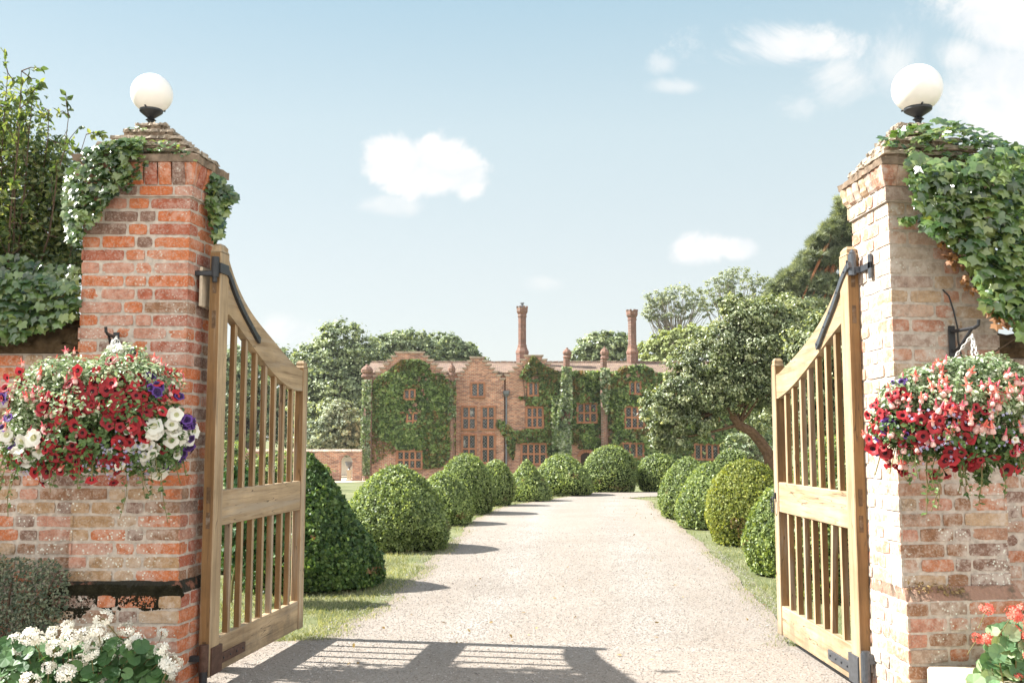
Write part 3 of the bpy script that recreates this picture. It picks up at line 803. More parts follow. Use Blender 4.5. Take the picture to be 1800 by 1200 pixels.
# ------------------------------------------------------------------ gates
def gate(label, O, d, side, px_up, px_lo, strap_px, ring=False, seed=1):
    """side = +1: thickness towards local +y; local x runs from hinge to latch"""
    d = np.array(d) / np.linalg.norm(d); ang = math.atan2(d[1], d[0]); L = 1.495; TK = .066
    t = thing('wooden_gate', label, 'gate', (O[0], O[1], 0), ang, 'oak driveway gates')

    def inv(px, py):   # pixel to gate plane (s, z)
        ux, _, uz = ray(px, py); nvec = np.array((-d[1], d[0])); k = np.dot(nvec, O) / np.dot(nvec, (ux, 1.0))
        return np.dot(np.array((ux * k, k)) - O, d), H + uz * k
    y0, y1 = (0, TK) if side > 0 else (-TK, 0)

    def part(name, fn, mat): a_ = Acc(); fn(a_); return a_.build(name, mat, t)
    zb = .078; ztop_h = 2.50 if side > 0 else 2.44; ztop_l = 1.935; hw = .118; lw = .085

    def post(x0, x1, zt):
        def f(a_):
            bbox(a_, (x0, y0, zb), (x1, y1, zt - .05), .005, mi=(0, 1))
            xm = (x0 + x1) / 2; ym = (y0 + y1) / 2; hx = (x1 - x0) / 2; hy = TK / 2
            lev = [(1.0, zt - .05), (.82, zt - .035), (.84, zt - .018), (.5, zt)]; V = []
            for k, z in lev: V += [(xm - hx * k, ym - hy * k, z), (xm + hx * k, ym - hy * k, z), (xm + hx * k, ym + hy * k, z), (xm - hx * k, ym + hy * k, z)]
            a_.add(V, [(4 * i + j, 4 * i + (j + 1) % 4, 4 * i + 4 + (j + 1) % 4, 4 * i + 4 + j) for i in range(3) for j in range(4)] + [(12, 13, 14, 15)])
        return f
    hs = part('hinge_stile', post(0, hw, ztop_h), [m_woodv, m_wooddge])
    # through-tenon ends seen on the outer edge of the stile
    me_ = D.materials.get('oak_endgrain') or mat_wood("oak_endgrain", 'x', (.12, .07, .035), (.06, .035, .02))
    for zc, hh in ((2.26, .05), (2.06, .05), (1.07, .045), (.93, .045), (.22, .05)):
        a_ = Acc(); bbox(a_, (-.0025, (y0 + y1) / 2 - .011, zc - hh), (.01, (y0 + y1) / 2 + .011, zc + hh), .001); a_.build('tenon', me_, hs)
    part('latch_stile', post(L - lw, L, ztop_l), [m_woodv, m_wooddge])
    # curved top rail
    up = [inv(*p) for p in px_up]; lo = [inv(*p) for p in px_lo]
    up = sorted(up); lo = sorted(lo)
    us = np.array([p[0] for p in up]); uz = np.array([p[1] for p in up]); ls = np.array([p[0] for p in lo]); lz = np.array([p[1] for p in lo])
    cu_ = np.polyfit(us, uz, 4); cl_ = np.polyfit(ls, lz, 3)
    s = np.linspace(hw + .002, L - lw - .002, 34)
    zu = np.polyval(cu_, np.clip(s, us[0], us[-1])); zl = np.polyval(cl_, np.clip(s, ls[0], ls[-1])); zl = np.minimum(zl, zu - .06)
    e = .008
    def rail(a_):
        V = []
        for k in range(len(s)): V += [(s[k], y0 + e, zl[k]), (s[k], y1 - e, zl[k]), (s[k], y1 - e, zu[k]), (s[k], y0 + e, zu[k])]
        n = len(s); a_.add(V, [(4 * i + j, 4 * i + 4 + j, 4 * i + 4 + (j + 1) % 4, 4 * i + (j + 1) % 4) for i in range(n - 1) for j in range(4)] + [(0, 1, 2, 3), (4 * n - 1, 4 * n - 2, 4 * n - 3, 4 * n - 4)])
    part('curved_top_rail', rail, m_woodh)
    part('middle_rail', lambda a_: bbox(a_, (hw + .001, y0 + e, .893), (L - lw - .001, y1 - e, 1.092), .004), m_woodh)
    part('bottom_rail', lambda a_: bbox(a_, (hw + .001, y0 + e, zb + .004), (L - lw - .001, y1 - e, .272), .004), m_woodh)
    n = 7; gap = (L - lw - hw) / (n + 1); ym = (y0 + y1) / 2; g = np.random.default_rng(seed)
    for k in range(n):
        sc_ = hw + gap * (k + 1) * 1.0; zt = float(np.interp(sc_, s, zl)) + .02
        def f(a_, lean=0.0):
            h = .0165
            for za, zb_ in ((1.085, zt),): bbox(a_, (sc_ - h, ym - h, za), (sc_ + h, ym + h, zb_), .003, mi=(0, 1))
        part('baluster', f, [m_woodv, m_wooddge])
        def f2(a_):
            h = .0165; dx = .05 if (ring and k == 1) else 0
            V = []
            for z, o_ in ((.265, dx * .7), (.90, -dx * .6)): V += [(sc_ + o_ - h, ym - h, z), (sc_ + o_ + h, ym - h, z), (sc_ + o_ + h, ym + h, z), (sc_ + o_ - h, ym + h, z)]
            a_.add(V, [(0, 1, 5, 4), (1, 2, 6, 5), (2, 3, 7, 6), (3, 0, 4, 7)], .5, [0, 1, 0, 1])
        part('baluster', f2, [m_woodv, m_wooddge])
    # iron strap following the top rail
    ff = (lambda w: y0 - w) if side > 0 else (lambda w: y1 + w)
    sp = [inv(*p) for p in strap_px]; sp = sorted(sp); ss = np.linspace(sp[0][0], sp[-1][0], 24); cz = np.interp(ss, [p[0] for p in sp], [p[1] for p in sp])
    cz = np.convolve(np.pad(cz, 2, 'edge'), np.ones(5) / 5, 'valid'); tt = np.gradient(np.stack((ss, cz), 1), axis=0); tt = nrm(tt); nn = np.stack((-tt[:, 1], tt[:, 0]), 1)
    a_ = Acc(); V = []; w = .017
    yo, yi = ff(.010), ff(-.009)
    for k in range(24):
        wk = w * (1.15 if k > 20 else 1)
        p, q = np.array((ss[k], cz[k])) + nn[k] * wk, np.array((ss[k], cz[k])) - nn[k] * wk
        V += [(p[0], yo, p[1]), (q[0], yo, q[1]), (q[0], yi, q[1]), (p[0], yi, p[1])]
    a_.add(V, [(4 * i + j, 4 * i + 4 + j, 4 * i + 4 + (j + 1) % 4, 4 * i + (j + 1) % 4) for i in range(23) for j in range(4)] + [(0, 1, 2, 3), (95, 94, 93, 92)])
    zs = cz[0]
    bbox(a_, (-.02, min(ff(.012), ff(-.03)), zs - .03), (ss[0] + .03, max(ff(.012), ff(-.03)), zs + .028), .002)
    rod(a_, (-.03, ff(-.02), zs - .055), (-.03, ff(-.02), zs + .06), .022, 12)
    st = a_.build('top_strap_hinge', m_iron if side > 0 else m_ironL, t)
    for k in (3, 8, 13, 17, 22):
        a_ = Acc(); bbox(a_, (ss[k] - .006, min(yo, yo - side * .004), cz[k] - .006), (ss[k] + .006, max(yo, yo - side * .004), cz[k] + .006), .002); a_.build('bolt_head', m_ironL if side > 0 else m_iron, st)
    a_ = Acc(); ya, yb = sorted((ff(.007), ff(-.009))); bbox(a_, (hw + .0, ya, .125), (hw + .36, yb, .180), .002)
    ya, yb = sorted((ff(.009), ff(-.01))); bbox(a_, (.01, ya, .085), (hw + .03, yb, .235), .002); rod(a_, (-.03, ff(-.02), .12), (-.03, ff(-.02), .26), .026, 12)
    bo = a_.build('bottom_strap_hinge', m_rust if side > 0 else m_ironL, t)
    for k in range(4): a_ = Acc(); x = hw + .05 + .09 * k; ya, yb = sorted((ff(.007), ff(.012))); bbox(a_, (x - .006, ya, .147), (x + .006, yb, .159), .002); a_.build('bolt_head', m_iron, bo)
    if ring:
        a_ = Acc(); c = (L - lw * .45, ff(.012), .99); pts = []
        for q in np.linspace(0, 2 * math.pi, 25): pts.append((c[0] + .03 * math.sin(q), c[1] - side * .012, c[2] - .05 + .05 * math.cos(q)))
        tube(a_, pts, .0045, 6, caps=False); bbox(a_, (c[0] - .012, min(c[1], ff(-.001)), c[2] - .012), (c[0] + .012, max(c[1], ff(-.001)), c[2] + .03), .002)
        a_.build('ring_latch', m_iron, t)
    return t


gate('left oak driveway gate folded open against the orange pier', np.array((-1.664, 5.62)), (.139, .990), 1,
     [(404, 452), (408, 464), (416, 494), (428, 520), (444, 546), (474, 588), (500, 620), (520, 640), (534, 651)],
     [(406, 556), (416, 563), (430, 583), (446, 608), (460, 628), (474, 648), (500, 671), (520, 683), (532, 688)],
     [(396, 473), (402, 480), (408, 500), (418, 527), (430, 553), (443, 577), (456, 601)], seed=3)
gate('right oak driveway gate folded open, with an iron ring latch', np.array((1.838, 5.40)), (-.041, 1.49), -1,
     [(1487, 446), (1480, 470), (1473, 492), (1460, 523), (1446, 552), (1430, 580), (1414, 605), (1395, 625), (1366, 657)],
     [(1478, 567), (1473, 569), (1462, 585), (1450, 602), (1438, 618), (1421, 640), (1402, 664), (1390, 679), (1365, 700)],
     [(1494, 463), (1484, 480), (1477, 500), (1466, 535), (1456, 560), (1446, 585), (1436, 613)], ring=True, seed=4)
# ------------------------------------------------------------------ ivy
def ivy(label, name, regions, mat=m_ivy, vines=(), leafname='leaves', group=None, size=(.045, .07)):
    """regions: (poly px, Ynear, Yfar, count[, mat, size, tip])"""
    t = thing(name, label, 'ivy' if 'ivy' in name else 'climbing plant', (0, 0, 0), group=group); g = np.random.default_rng(len(label)); a = Acc()
    for rg in regions:
        poly, Ya, Yb, n = rg[:4]; sz = rg[4] if len(rg) > 4 and rg[4] else size; facing = rg[5] if len(rg) > 5 else (0, -1, .55); mi = rg[6] if len(rg) > 6 else 0
        pp = sample_poly(poly, n, g); Y = Ya + g.random(n) ** 1.3 * (Yb - Ya); pos = Parr(pp, Y)
        nn = np.tile(facing, (n, 1)) + g.normal(0, .38, (n, 3)); al = np.tile((0, -.2, -1.), (n, 1)) + g.normal(0, .45, (n, 3))
        bake(a, IVY_V, IVY_F, pos, frames(nn, al, g=g), g.uniform(sz[0], sz[1], n) * .62, mi=mi, g=g)
    a.build(leafname, [mat, m_ivydead], t)
    if vines:
        a = Acc()
        for pts, Y, r in vines: tube(a, [P(x, y, Y) + g.normal(0, .006, 3) for x, y in pts], np.linspace(r, r * .5, len(pts)), 6)
        a.build('vine', m_bark, t)
    return t


ivy('small leaved ivy over the left shoulder of the orange pier cap', 'pier_ivy', [
    ([(120, 300), (150, 262), (195, 248), (245, 250), (238, 285), (215, 330), (190, 350), (172, 385), (145, 410), (128, 425), (118, 380)], 5.37, 5.50, 620, (.025, .068)),
    ([(150, 262), (200, 245), (226, 242), (250, 248), (245, 272), (215, 285), (170, 285)], 5.38, 5.50, 260, (.025, .06), (0, -.6, 1)),
    ([(118, 300), (135, 300), (138, 430), (124, 425), (112, 370)], 5.45, 5.75, 260),
    ([(330, 275), (352, 283), (398, 320), (416, 345), (398, 372), (392, 410), (380, 420), (370, 400), (366, 345), (350, 310)], 5.62, 5.86, 420, None, (.4, -.8, .5)),
    ([(372, 420), (386, 420), (384, 640), (378, 900), (366, 1120), (352, 1120), (360, 800), (366, 600)], 5.86, 5.98, 420, (.03, .05)),
    ([(200, 250), (232, 236), (255, 240), (250, 262), (215, 270)], 5.44, 5.56, 60, (.025, .05), (0, -.6, 1)), ([(235, 252), (250, 244), (300, 246), (335, 268), (345, 282), (300, 272), (255, 272)], 5.43, 5.50, 75, (.022, .042), (0, -.6, 1)), ([(240, 275), (262, 272), (256, 300), (236, 320), (225, 345), (214, 330)], 5.40, 5.47, 40, (.022, .045)), ([(225, 222), (262, 219), (262, 228), (228, 232)], 5.52, 5.58, 12, (.02, .035), (0, -.6, 1)),
], vines=(([(178, 285), (230, 262), (300, 255), (350, 285)], 5.46, .008), ([(374, 400), (378, 600), (370, 900), (360, 1150)], 5.93, .012)))
ivy('large glossy ivy draped over the right pier and its cap', 'pier_ivy', [
    ([(1542, 250), (1565, 228), (1600, 215), (1660, 208), (1715, 222), (1760, 240), (1790, 255), (1730, 300), (1640, 290), (1590, 268)], 4.92, 5.2, 380, (.03, .08), (-.2, -.6, 1)),
    ([(1590, 262), (1640, 280), (1800, 255), (1830, 300), (1830, 600), (1800, 590), (1765, 560), (1735, 545), (1722, 515), (1712, 480), (1690, 445), (1655, 420), (1625, 398), (1600, 330), (1592, 300)], 4.74, 4.97, 1250, (.03, .098)),
    ([(1600, 300), (1625, 290), (1655, 390), (1640, 400), (1612, 350)], 4.80, 4.97, 60, (.05, .08)),
    ([(1580, 385), (1610, 378), (1612, 390), (1590, 396)], 4.90, 4.97, 14, (.035, .05)),
    ([(1650, 415), (1668, 420), (1690, 465), (1720, 505), (1722, 525), (1700, 510), (1672, 470), (1652, 440)], 4.92, 4.98, 60, (.025, .045), (0, -1, .4), 1),
    ([(1735, 535), (1765, 545), (1775, 575), (1750, 578)], 4.80, 4.9, 12, (.06, .08), (0, -1, .4), 1),
], vines=(([(1620, 262), (1680, 262), (1760, 275)], 4.97, .009), ([(1660, 300), (1668, 420), (1690, 465), (1725, 520), (1765, 560)], 4.98, .008), ([(1700, 640), (1760, 610), (1800, 585)], 5.02, .006)))
ivy('dark ivy spilling over the mossy wall coping at the left edge', 'wall_ivy', [
    ([(-60, 470), (60, 480), (135, 500), (134, 560), (100, 575), (60, 585), (30, 600), (-60, 610)], 5.42, 5.7, 700, (.06, .085)),
    ([(-90, 430), (136, 470), (136, 520), (-90, 520)], 5.75, 6.3, 500, (.06, .085))])
ivy('deep ivy mass on top of the wall at the right edge', 'wall_ivy', [
    ([(1757, 270), (1880, 262), (1950, 300), (1985, 380), (1940, 450), (1990, 540), (1930, 650), (1850, 600), (1757, 560)], 5.2, 5.55, 1500, (.06, .09))])


# small leaved shrub on the wall foot
def leafy(acc, n, cen, rad, size, tv=LEAF_V, tf=LEAF_F, g=rng, shell=.55, up=.4, mi=0, jit=.5, along=None):
    v = nrm(g.normal(0, 1, (n, 3))); r = shell + (1 - shell) * g.random(n) ** .6
    pos = np.array(cen) + v * r[:, None] * np.array(rad); nn = nrm(v / np.array(rad)) + np.array((0, 0, up))
    bake(acc, tv, tf, pos, frames(nn, along if along is None else np.tile(along, (n, 1)), jit, g), g.uniform(size[0], size[1], n), mi=mi, g=g)


m_coton = mat_leaf("cotoneaster_leaf", [(.02, .035, .018), (.04, .06, .03), (.09, .11, .06), (.15, .15, .10)], .1, .4, .5)
g = np.random.default_rng(31)
t = thing('wall_shrub', 'small leaved dark shrub trained against the foot of the left wall', 'shrub', (-2.75, 5.5, 0)); a = Acc()
pp = sample_poly([(-80, 950), (40, 985), (90, 980), (122, 1010), (120, 1060), (90, 1110), (60, 1200), (-80, 1200)], 5200, g); pos = Parr(pp, 5.36 + g.random(5200) * .16) - np.array((-2.75, 5.5, 0))
nn = np.tile((0, -1, .6), (5200, 1)) + g.normal(0, .5, (5200, 3)); bake(a, LEAF_V, LEAF_F, pos, frames(nn, g=g), g.uniform(.014, .026, 5200), g=g)
a.build('foliage', m_coton, t)
a = Acc()
for k in range(9):
    x = -.6 + k * .11; tube(a, [(x * .4, -.08, 0), (x * .7, -.06, .35), (x, -.05, .62)], (.012, .009, .005), 5)
a.build('stem', m_bark, t)


# ------------------------------------------------------------------ near tree behind the left wall
def near_tree():
    g = np.random.default_rng(5); bx, by = -3.3, 6.35
    t = thing('fruit_tree', 'loose leafy fruit tree rising behind the left garden wall', 'tree', (bx, by, 0)); L = np.array((bx, by, 0))
    aw = Acc(); al = Acc(); tube(aw, [(0, 0, 0), (.03, 0, .9), (.0, .05, 1.7)], (.11, .09, .07), 8)
    tips = []
    targets = [(-60, 120), (-20, 115), (10, 130), (40, 125), (55, 165), (85, 190), (120, 205), (150, 235), (30, 220), (70, 250), (105, 270), (148, 290), (0, 260), (-40, 200), (130, 330), (90, 350), (50, 330), (10, 360), (140, 400), (100, 430), (60, 420), (20, 450), (-30, 330), (-60, 400), (-90, 260)]
    for (px, py) in targets:
        e = P(px, py, by + g.uniform(-.5, .5)) - L
        s = np.array((g.uniform(-.05, .05), 0, 1.3 + g.random() * .4)); m1 = s * .55 + e * .45 + np.array((0, 0, -.05)) + g.normal(0, .06, 3); m1[0] = s[0] * .4 + e[0] * .6
        q = np.linspace(0, 1, 12)[:, None]; pts = (1 - q) ** 2 * s + 2 * q * (1 - q) * m1 + q ** 2 * e + g.normal(0, .008, (12, 3))
        tube(aw, pts, np.linspace(.013, .002, 12), 5)
        for k in range(3, 12):   # side twigs
            for r_ in range(2):
                d = nrm(g.normal(0, 1, 3) + np.array((0, 0, .5))) * g.uniform(.10, .36) * (1.25 - k / 14); p1 = pts[k] + d
                tube(aw, [pts[k], (pts[k] + p1) / 2 + g.normal(0, .01, 3), p1], (.004, .003, .0015), 4, caps=False)
                nl = g.integers(7, 14); f = g.random(nl)[:, None]; pos = pts[k] + d * (.25 + .8 * f)
                bake(al, LEAF_V, LEAF_F, pos, frames(g.normal(0, 1, (nl, 3)) + np.array((-.3, 0, .7)), np.tile(d * 4 + np.array((0, 0, -.5)), (nl, 1)) + g.normal(0, .6, (nl, 3)), g=g), g.uniform(.032, .06, nl), g=g)
    # denser lower crown
    for (px, py, n, r) in [(-50, 330, 260, .35), (20, 380, 420, .33), (80, 420, 420, .28), (115, 380, 200, .2), (30, 470, 420, .3), (90, 480, 380, .25), (-40, 450, 400, .35), (125, 450, 240, .16), (40, 300, 170, .28), (-20, 250, 170, .3), (120, 310, 90, .15), (60, 330, 260, .26), (0, 400, 300, .3), (60, 480, 300, .3), (100, 350, 160, .2), (-10, 200, 130, .28), (30, 240, 220, .3), (-40, 160, 90, .25), (60, 270, 150, .22), (100, 300, 120, .18), (-60, 260, 300, .4), (35, 180, 50, .2)]:
        leafy(al, int(n * 2.6), P(px, py, by) - L, (r * .88, r, r * .88), (.028, .05), g=g, shell=.05)
    for (x, y, z, n, r) in [(-3.75, 5.75, 3.05, 1600, .35), (-4.2, 5.8, 3.4, 1500, .4), (-3.5, 5.8, 2.6, 900, .3), (-4.4, 5.7, 2.9, 1200, .4)]: leafy(al, n, np.array((x, y, z)) - L, (r, r * 1.2, r), (.045, .075), g=g, shell=.1)  # unseen crown masses left of view, added to shade the wall ivy
    aw.build('branches', m_bark, t); al.build('foliage', m_treeL, t)


near_tree()


# ------------------------------------------------------------------ flowers
def petal_disc(nl, wave, cup, throat, seed, tips=1.0, n=20):
    """trumpet flower facing +z: returns V, F, mi"""
    g = np.random.default_rng(seed); V = [(0, 0, -.42)]; Fc = []; mi = []
    rings = [(.16, -.30), (.38, -.06), (.72, .02), (1.0, 0)]
    for q, (r, z) in enumerate(rings):
        for k in range(n):
            th = 2 * math.pi * k / n; lob = 1 + (.09 * tips) * math.cos(nl * th) * (q / 3)
            V.append((r * lob * math.cos(th), r * lob * math.sin(th), z * cup + (wave * math.sin(nl * 2 * th + 1) * (q / 3) ** 2) + g.normal(0, .015)))
    for k in range(n): Fc.append((0, 1 + k, 1 + (k + 1) % n, 1 + (k + 1) % n)); mi.append(1)
    for q in range(3):
        for k in range(n):
            b0 = 1 + q * n; b1 = b0 + n; Fc.append((b0 + k, b1 + k, b1 + (k + 1) % n, b0 + (k + 1) % n)); mi.append(1 if q < throat else 0)
    return V, Fc, mi


def mk_flower(name, seed, mats, throat=1, r=.03, nl=5, i=0):
    V, Fc, mi = petal_disc(nl, (.06, .11, .05, .16)[i], (1.0, 1.2, 2.6, .6)[i], throat, seed); V = [(x * (1, 1, .72, 1)[i], y * (1, .8, .66, 1)[i], z + (0, .22, 0, -.1)[i] * (x * x - .4 * y)) for x, y, z in V]; V = np.array(V) * r; a_ = Acc()
    a_.add(V, [f[:3] if f[2] == f[3] else f for f in Fc], [random.Random(seed).random()] * len(Fc), mi)
    # green tube behind
    tube(a_, [(0, 0, -.40 * r), (0, 0, -1.1 * r), (0, 0, -1.6 * r)], (.13 * r, .09 * r, .05 * r), 6, .5, 2)
    o_ = a_.build(name, mats, link=False, smooth=True); return o_.data


def mk_fuchsia(name, seed, sep, skirt):
    g = np.random.default_rng(seed); a_ = Acc(); r = .02
    tube(a_, [(0, 0, 1.5 * r), (0, 0, 1.2 * r), (0, 0, .5 * r), (0, 0, .3 * r)], (.06 * r, .16 * r, .18 * r, .25 * r), 6, .5, 0)
    for k in range(4):
        th = k * math.pi / 2 + g.uniform(-.2, .2); c, s_ = math.cos(th), math.sin(th)
        V = [(.15 * r * -s_, .15 * r * c, .4 * r), (.15 * r * s_, -.15 * r * c, .4 * r), (.6 * r * c + .2 * r * s_, .6 * r * s_ - .2 * r * c, .25 * r), (.6 * r * c - .2 * r * s_, .6 * r * s_ + .2 * r * c, .25 * r), (1.15 * r * c, 1.15 * r * s_, .45 * r)]
        a_.add(V, [(0, 1, 2, 3), (3, 2, 4)], .5, 0)
    lathe(a_, [(.1 * r, .35 * r), (.38 * r, 0), (.5 * r, -.5 * r), (.42 * r, -.8 * r)], (0, 0, 0), 8, .5, 1)
    tube(a_, [(0, 0, -.5 * r), (0, 0, -1.5 * r)], .03 * r, 4, .5, 0)
    o_ = a_.build(name, [sep, skirt], link=False); return o_.data


def floret(acc, c, n, r, g, mi=0, petals=5):
    fr = frames(n[None], g=g)[0]; V = [(0, 0, 0)]; Fc = []
    for k in range(petals):
        th = 2 * math.pi * k / petals; b_ = len(V)
        for dt, rr in ((-.42, .55), (-.38, .95), (0, 1.1), (.38, .95), (.42, .55)):
            V.append((rr * math.cos(th + dt), rr * math.sin(th + dt), .12 * rr + (.08 if dt == 0 else 0)))
        Fc += [(0, b_, b_ + 1), (0, b_ + 1, b_ + 2), (0, b_ + 2, b_ + 3), (0, b_ + 3, b_ + 4)]
    V = np.einsum('ij,kj->ki', fr, np.array(V)) * r + c; acc.add(V, Fc, g.random(), mi)


def mk_gerhead(name, seed, mat, R_=.038, n=26):
    g = np.random.default_rng(seed); a_ = Acc()
    for k in range(n):
        v = nrm(g.normal(0, 1, 3)); v[2] = v[2] * .8 + .25; v = nrm(v); floret(a_, v * R_ * g.uniform(.75, 1.05) * np.array((1.1, 1.1, .8)), v, .0155, g)
    for k in range(8): v = nrm(g.normal(0, 1, 3)); tube(a_, [(0, 0, -.02), v * R_ * .8], .0015, 4, .5, 1)
    tube(a_, [(0, 0, 0), (0, 0, -.06), (.0, .0, -.14)], .0028, 5, .5, 1)
    o_ = a_.build(name, [mat, m_stem], link=False, smooth=False); return o_.data


ME = {k: [mk_flower(k, s + i, m, th, r, i=i) for i in range(4)] for k, s, m, th, r in (
    ('red_petunia', 1, [p_red, p_dark, m_petleaf], 1, .031), ('white_petunia', 11, [p_white, p_cream, m_petleaf], 1, .036), ('purple_petunia', 21, [p_purple, p_pdark, m_petleaf], 2, .028))}
ME['fuchsia'] = [mk_fuchsia('fuchsia', 3, p_coral, p_palepink), mk_fuchsia('fuchsia', 4, p_pink, p_palepink)]
ME['white_geranium'] = [mk_gerhead('white_geranium', i, p_white) for i in (1, 2, 3)]
ME['coral_geranium'] = [mk_gerhead('coral_geranium', i, p_coral, .036, 24) for i in (4, 5)]


def put(kind, pos, n, parent, g, s=1.0):
    me = ME[kind][g.integers(len(ME[kind]))]; o_ = D.objects.new(kind, me); scene.collection.objects.link(o_); o_.parent = parent
    fr = frames(np.array(n, float)[None], g=g)[0]; m = Matrix([list(fr[i]) for i in range(3)]).to_4x4(); m = Matrix.Translation(Vector(pos)) @ m @ Matrix.Scale(s, 4); o_.matrix_local = m
    return o_


def ell_hit(px, py, c, rad):
    """front hit of the view ray through a pixel with the plant's ellipsoid"""
    d = np.array(ray(px, py)); o = np.array((0, 0, H)) - c; A = ((d / rad) ** 2).sum(); B = 2 * (d * o / rad ** 2).sum(); C = ((o / rad) ** 2).sum() - 1
    q = B * B - 4 * A * C
    if q < 0:
        k = -B / 2 / A; p = np.array((0, 0, H)) + d * k; w_ = (p - c); w_ = w_ / math.sqrt(((w_ / rad) ** 2).sum()); return c + w_, nrm(w_ / rad ** 2)
    else: k = (-B - math.sqrt(q)) / 2 / A
    p = np.array((0, 0, H)) + d * k; return p, nrm((p - c) / rad ** 2)


def basket(label, cpx, cpy, Y, rad, lumps, flowers, chain_top, seed):
    g = np.random.default_rng(seed); c = P(cpx, cpy, Y); t = thing('hanging_flower_basket', label, 'flower basket', tuple(c), group='hanging baskets on the piers')
    rad = np.array(rad)
    a_ = Acc(); rb = rad[0] * .5
    for z, r in ((.02, rb), (-.06, rb * .95), (-.12, rb * .78), (-.17, rb * .45)):
        tube(a_, [(r * math.cos(q), r * math.sin(q) * .8, z) for q in np.linspace(0, 2 * math.pi, 25)], .004, 5, caps=False)
    for q in np.linspace(0, 2 * math.pi, 14, endpoint=False): tube(a_, [(rr * math.cos(q), rr * math.sin(q) * .8, z) for z, rr in ((.02, rb), (-.06, rb * .95), (-.12, rb * .78), (-.17, rb * .45), (-.18, 0))], .0025, 4)
    a_.build('wire_basket', m_iron, t)
    a_ = Acc(); lathe(a_, [(0, -.17), (rb * .7, -.12), (rb * .93, -.03), (rb * .95, .02), (0, .04)], (0, 0, 0), 18, sy=.8); a_.build('compost', m_soil, t)
    # chains
    ct = np.array(chain_top) - c
    for an in (2.6, .4, -1.6):
        a_ = Acc(); e = np.array((rb * math.cos(an), rb * .8 * math.sin(an), .03)); nL = 22
        for k in range(nL):
            p = ct + (e - ct) * (k + .5) / nL; d = nrm(e - ct); u = nrm(np.cross(d, (0, 1, .2) if k % 2 else (1, 0, .1))); l = np.linalg.norm(e - ct) / nL * .68
            tube(a_, [p + d * l * math.cos(q) + u * .006 * math.sin(q) for q in np.linspace(0, 2 * math.pi, 9)], .0028, 4, caps=False)
        a_.build('hanger_chain', m_chain, t)
    # foliage
    af = Acc()
    for (px, py, rx, rz, n, mi, sz) in lumps:
        p, nn = ell_hit(px, py, c, rad); p = p - c; rx_ = rx / F * Y; rz_ = rz / F * Y; leafy(af, n, p - nn * .03 + np.array((0, .05, 0)), (rx_, rx_ * .8, rz_), sz, g=g, shell=.35, mi=mi, up=.5)
    af.build('foliage', [m_petleaf, m_vari], t)
    a_ = Acc()
    for k in range(26):
        q = g.uniform(0, 2 * math.pi); e = np.array((rad[0] * .95 * math.cos(q), rad[1] * .9 * math.sin(q), g.uniform(-rad[2], rad[2] * .3))); tube(a_, [(e[0] * .3, e[1] * .3, 0), (e[0] * .75, e[1] * .75, .06), e], .003, 4)
    for k in range(22):   # trailing shoots
        q = g.uniform(math.pi * .95, math.pi * 2.05); r_ = g.uniform(.7, 1.0); x_, y_ = rad[0] * r_ * math.cos(q), rad[1] * r_ * math.sin(q); z_ = -rad[2] * g.uniform(.35, .85); L_ = g.uniform(.08, .24)
        pts = [np.array((x_ * .8, y_ * .8, z_ + .08)), np.array((x_, y_, z_)), np.array((x_ * 1.04, y_ * 1.04, z_ - L_ * .5)), np.array((x_ * 1.03 + g.normal(0, .02), y_ * 1.03, z_ - L_))]
        tube(a_, pts, .0022, 4, caps=False)
        for j in range(9): f_ = g.random(); p_ = pts[1] * (1 - f_) + pts[3] * f_; bake(a_, LEAF_V, LEAF_F, p_[None], frames(g.normal(0, 1, (1, 3)) + np.array((0, -.8, .5)), g=g), g.uniform(.018, .034, 1), mi=1, g=g)
    a_.build('stems', [m_stem, m_petleaf], t)
    al = Acc()
    for (kind, cx, cy, sx, sy, n, s) in flowers:
        for k in range(n):
            px, py = g.normal(cx, sx), g.normal(cy, sy); p, nn = ell_hit(px, py, c, rad * 1.02)
            nn = nrm(nn * np.array((1, 1, .6)) + np.array((0, -.5, .12)) + g.normal(0, .5, 3)); p = p - c + nn * g.uniform(.0, .045)
            if kind == 'lobelia': floret(al, p, nn, .0062, g)
            elif kind == 'fuchsia': put(kind, p, nrm(np.array((0, 0, 1.)) + g.normal(0, .35, 3)), t, g, s * g.uniform(.8, 1.2))
            else: put(kind, p, nn, t, g, s * g.uniform(.68, 1.18))
    if al.V: o_ = al.build('lobelia_flowers', p_lilac, t); o_['kind'] = 'stuff'
    return t


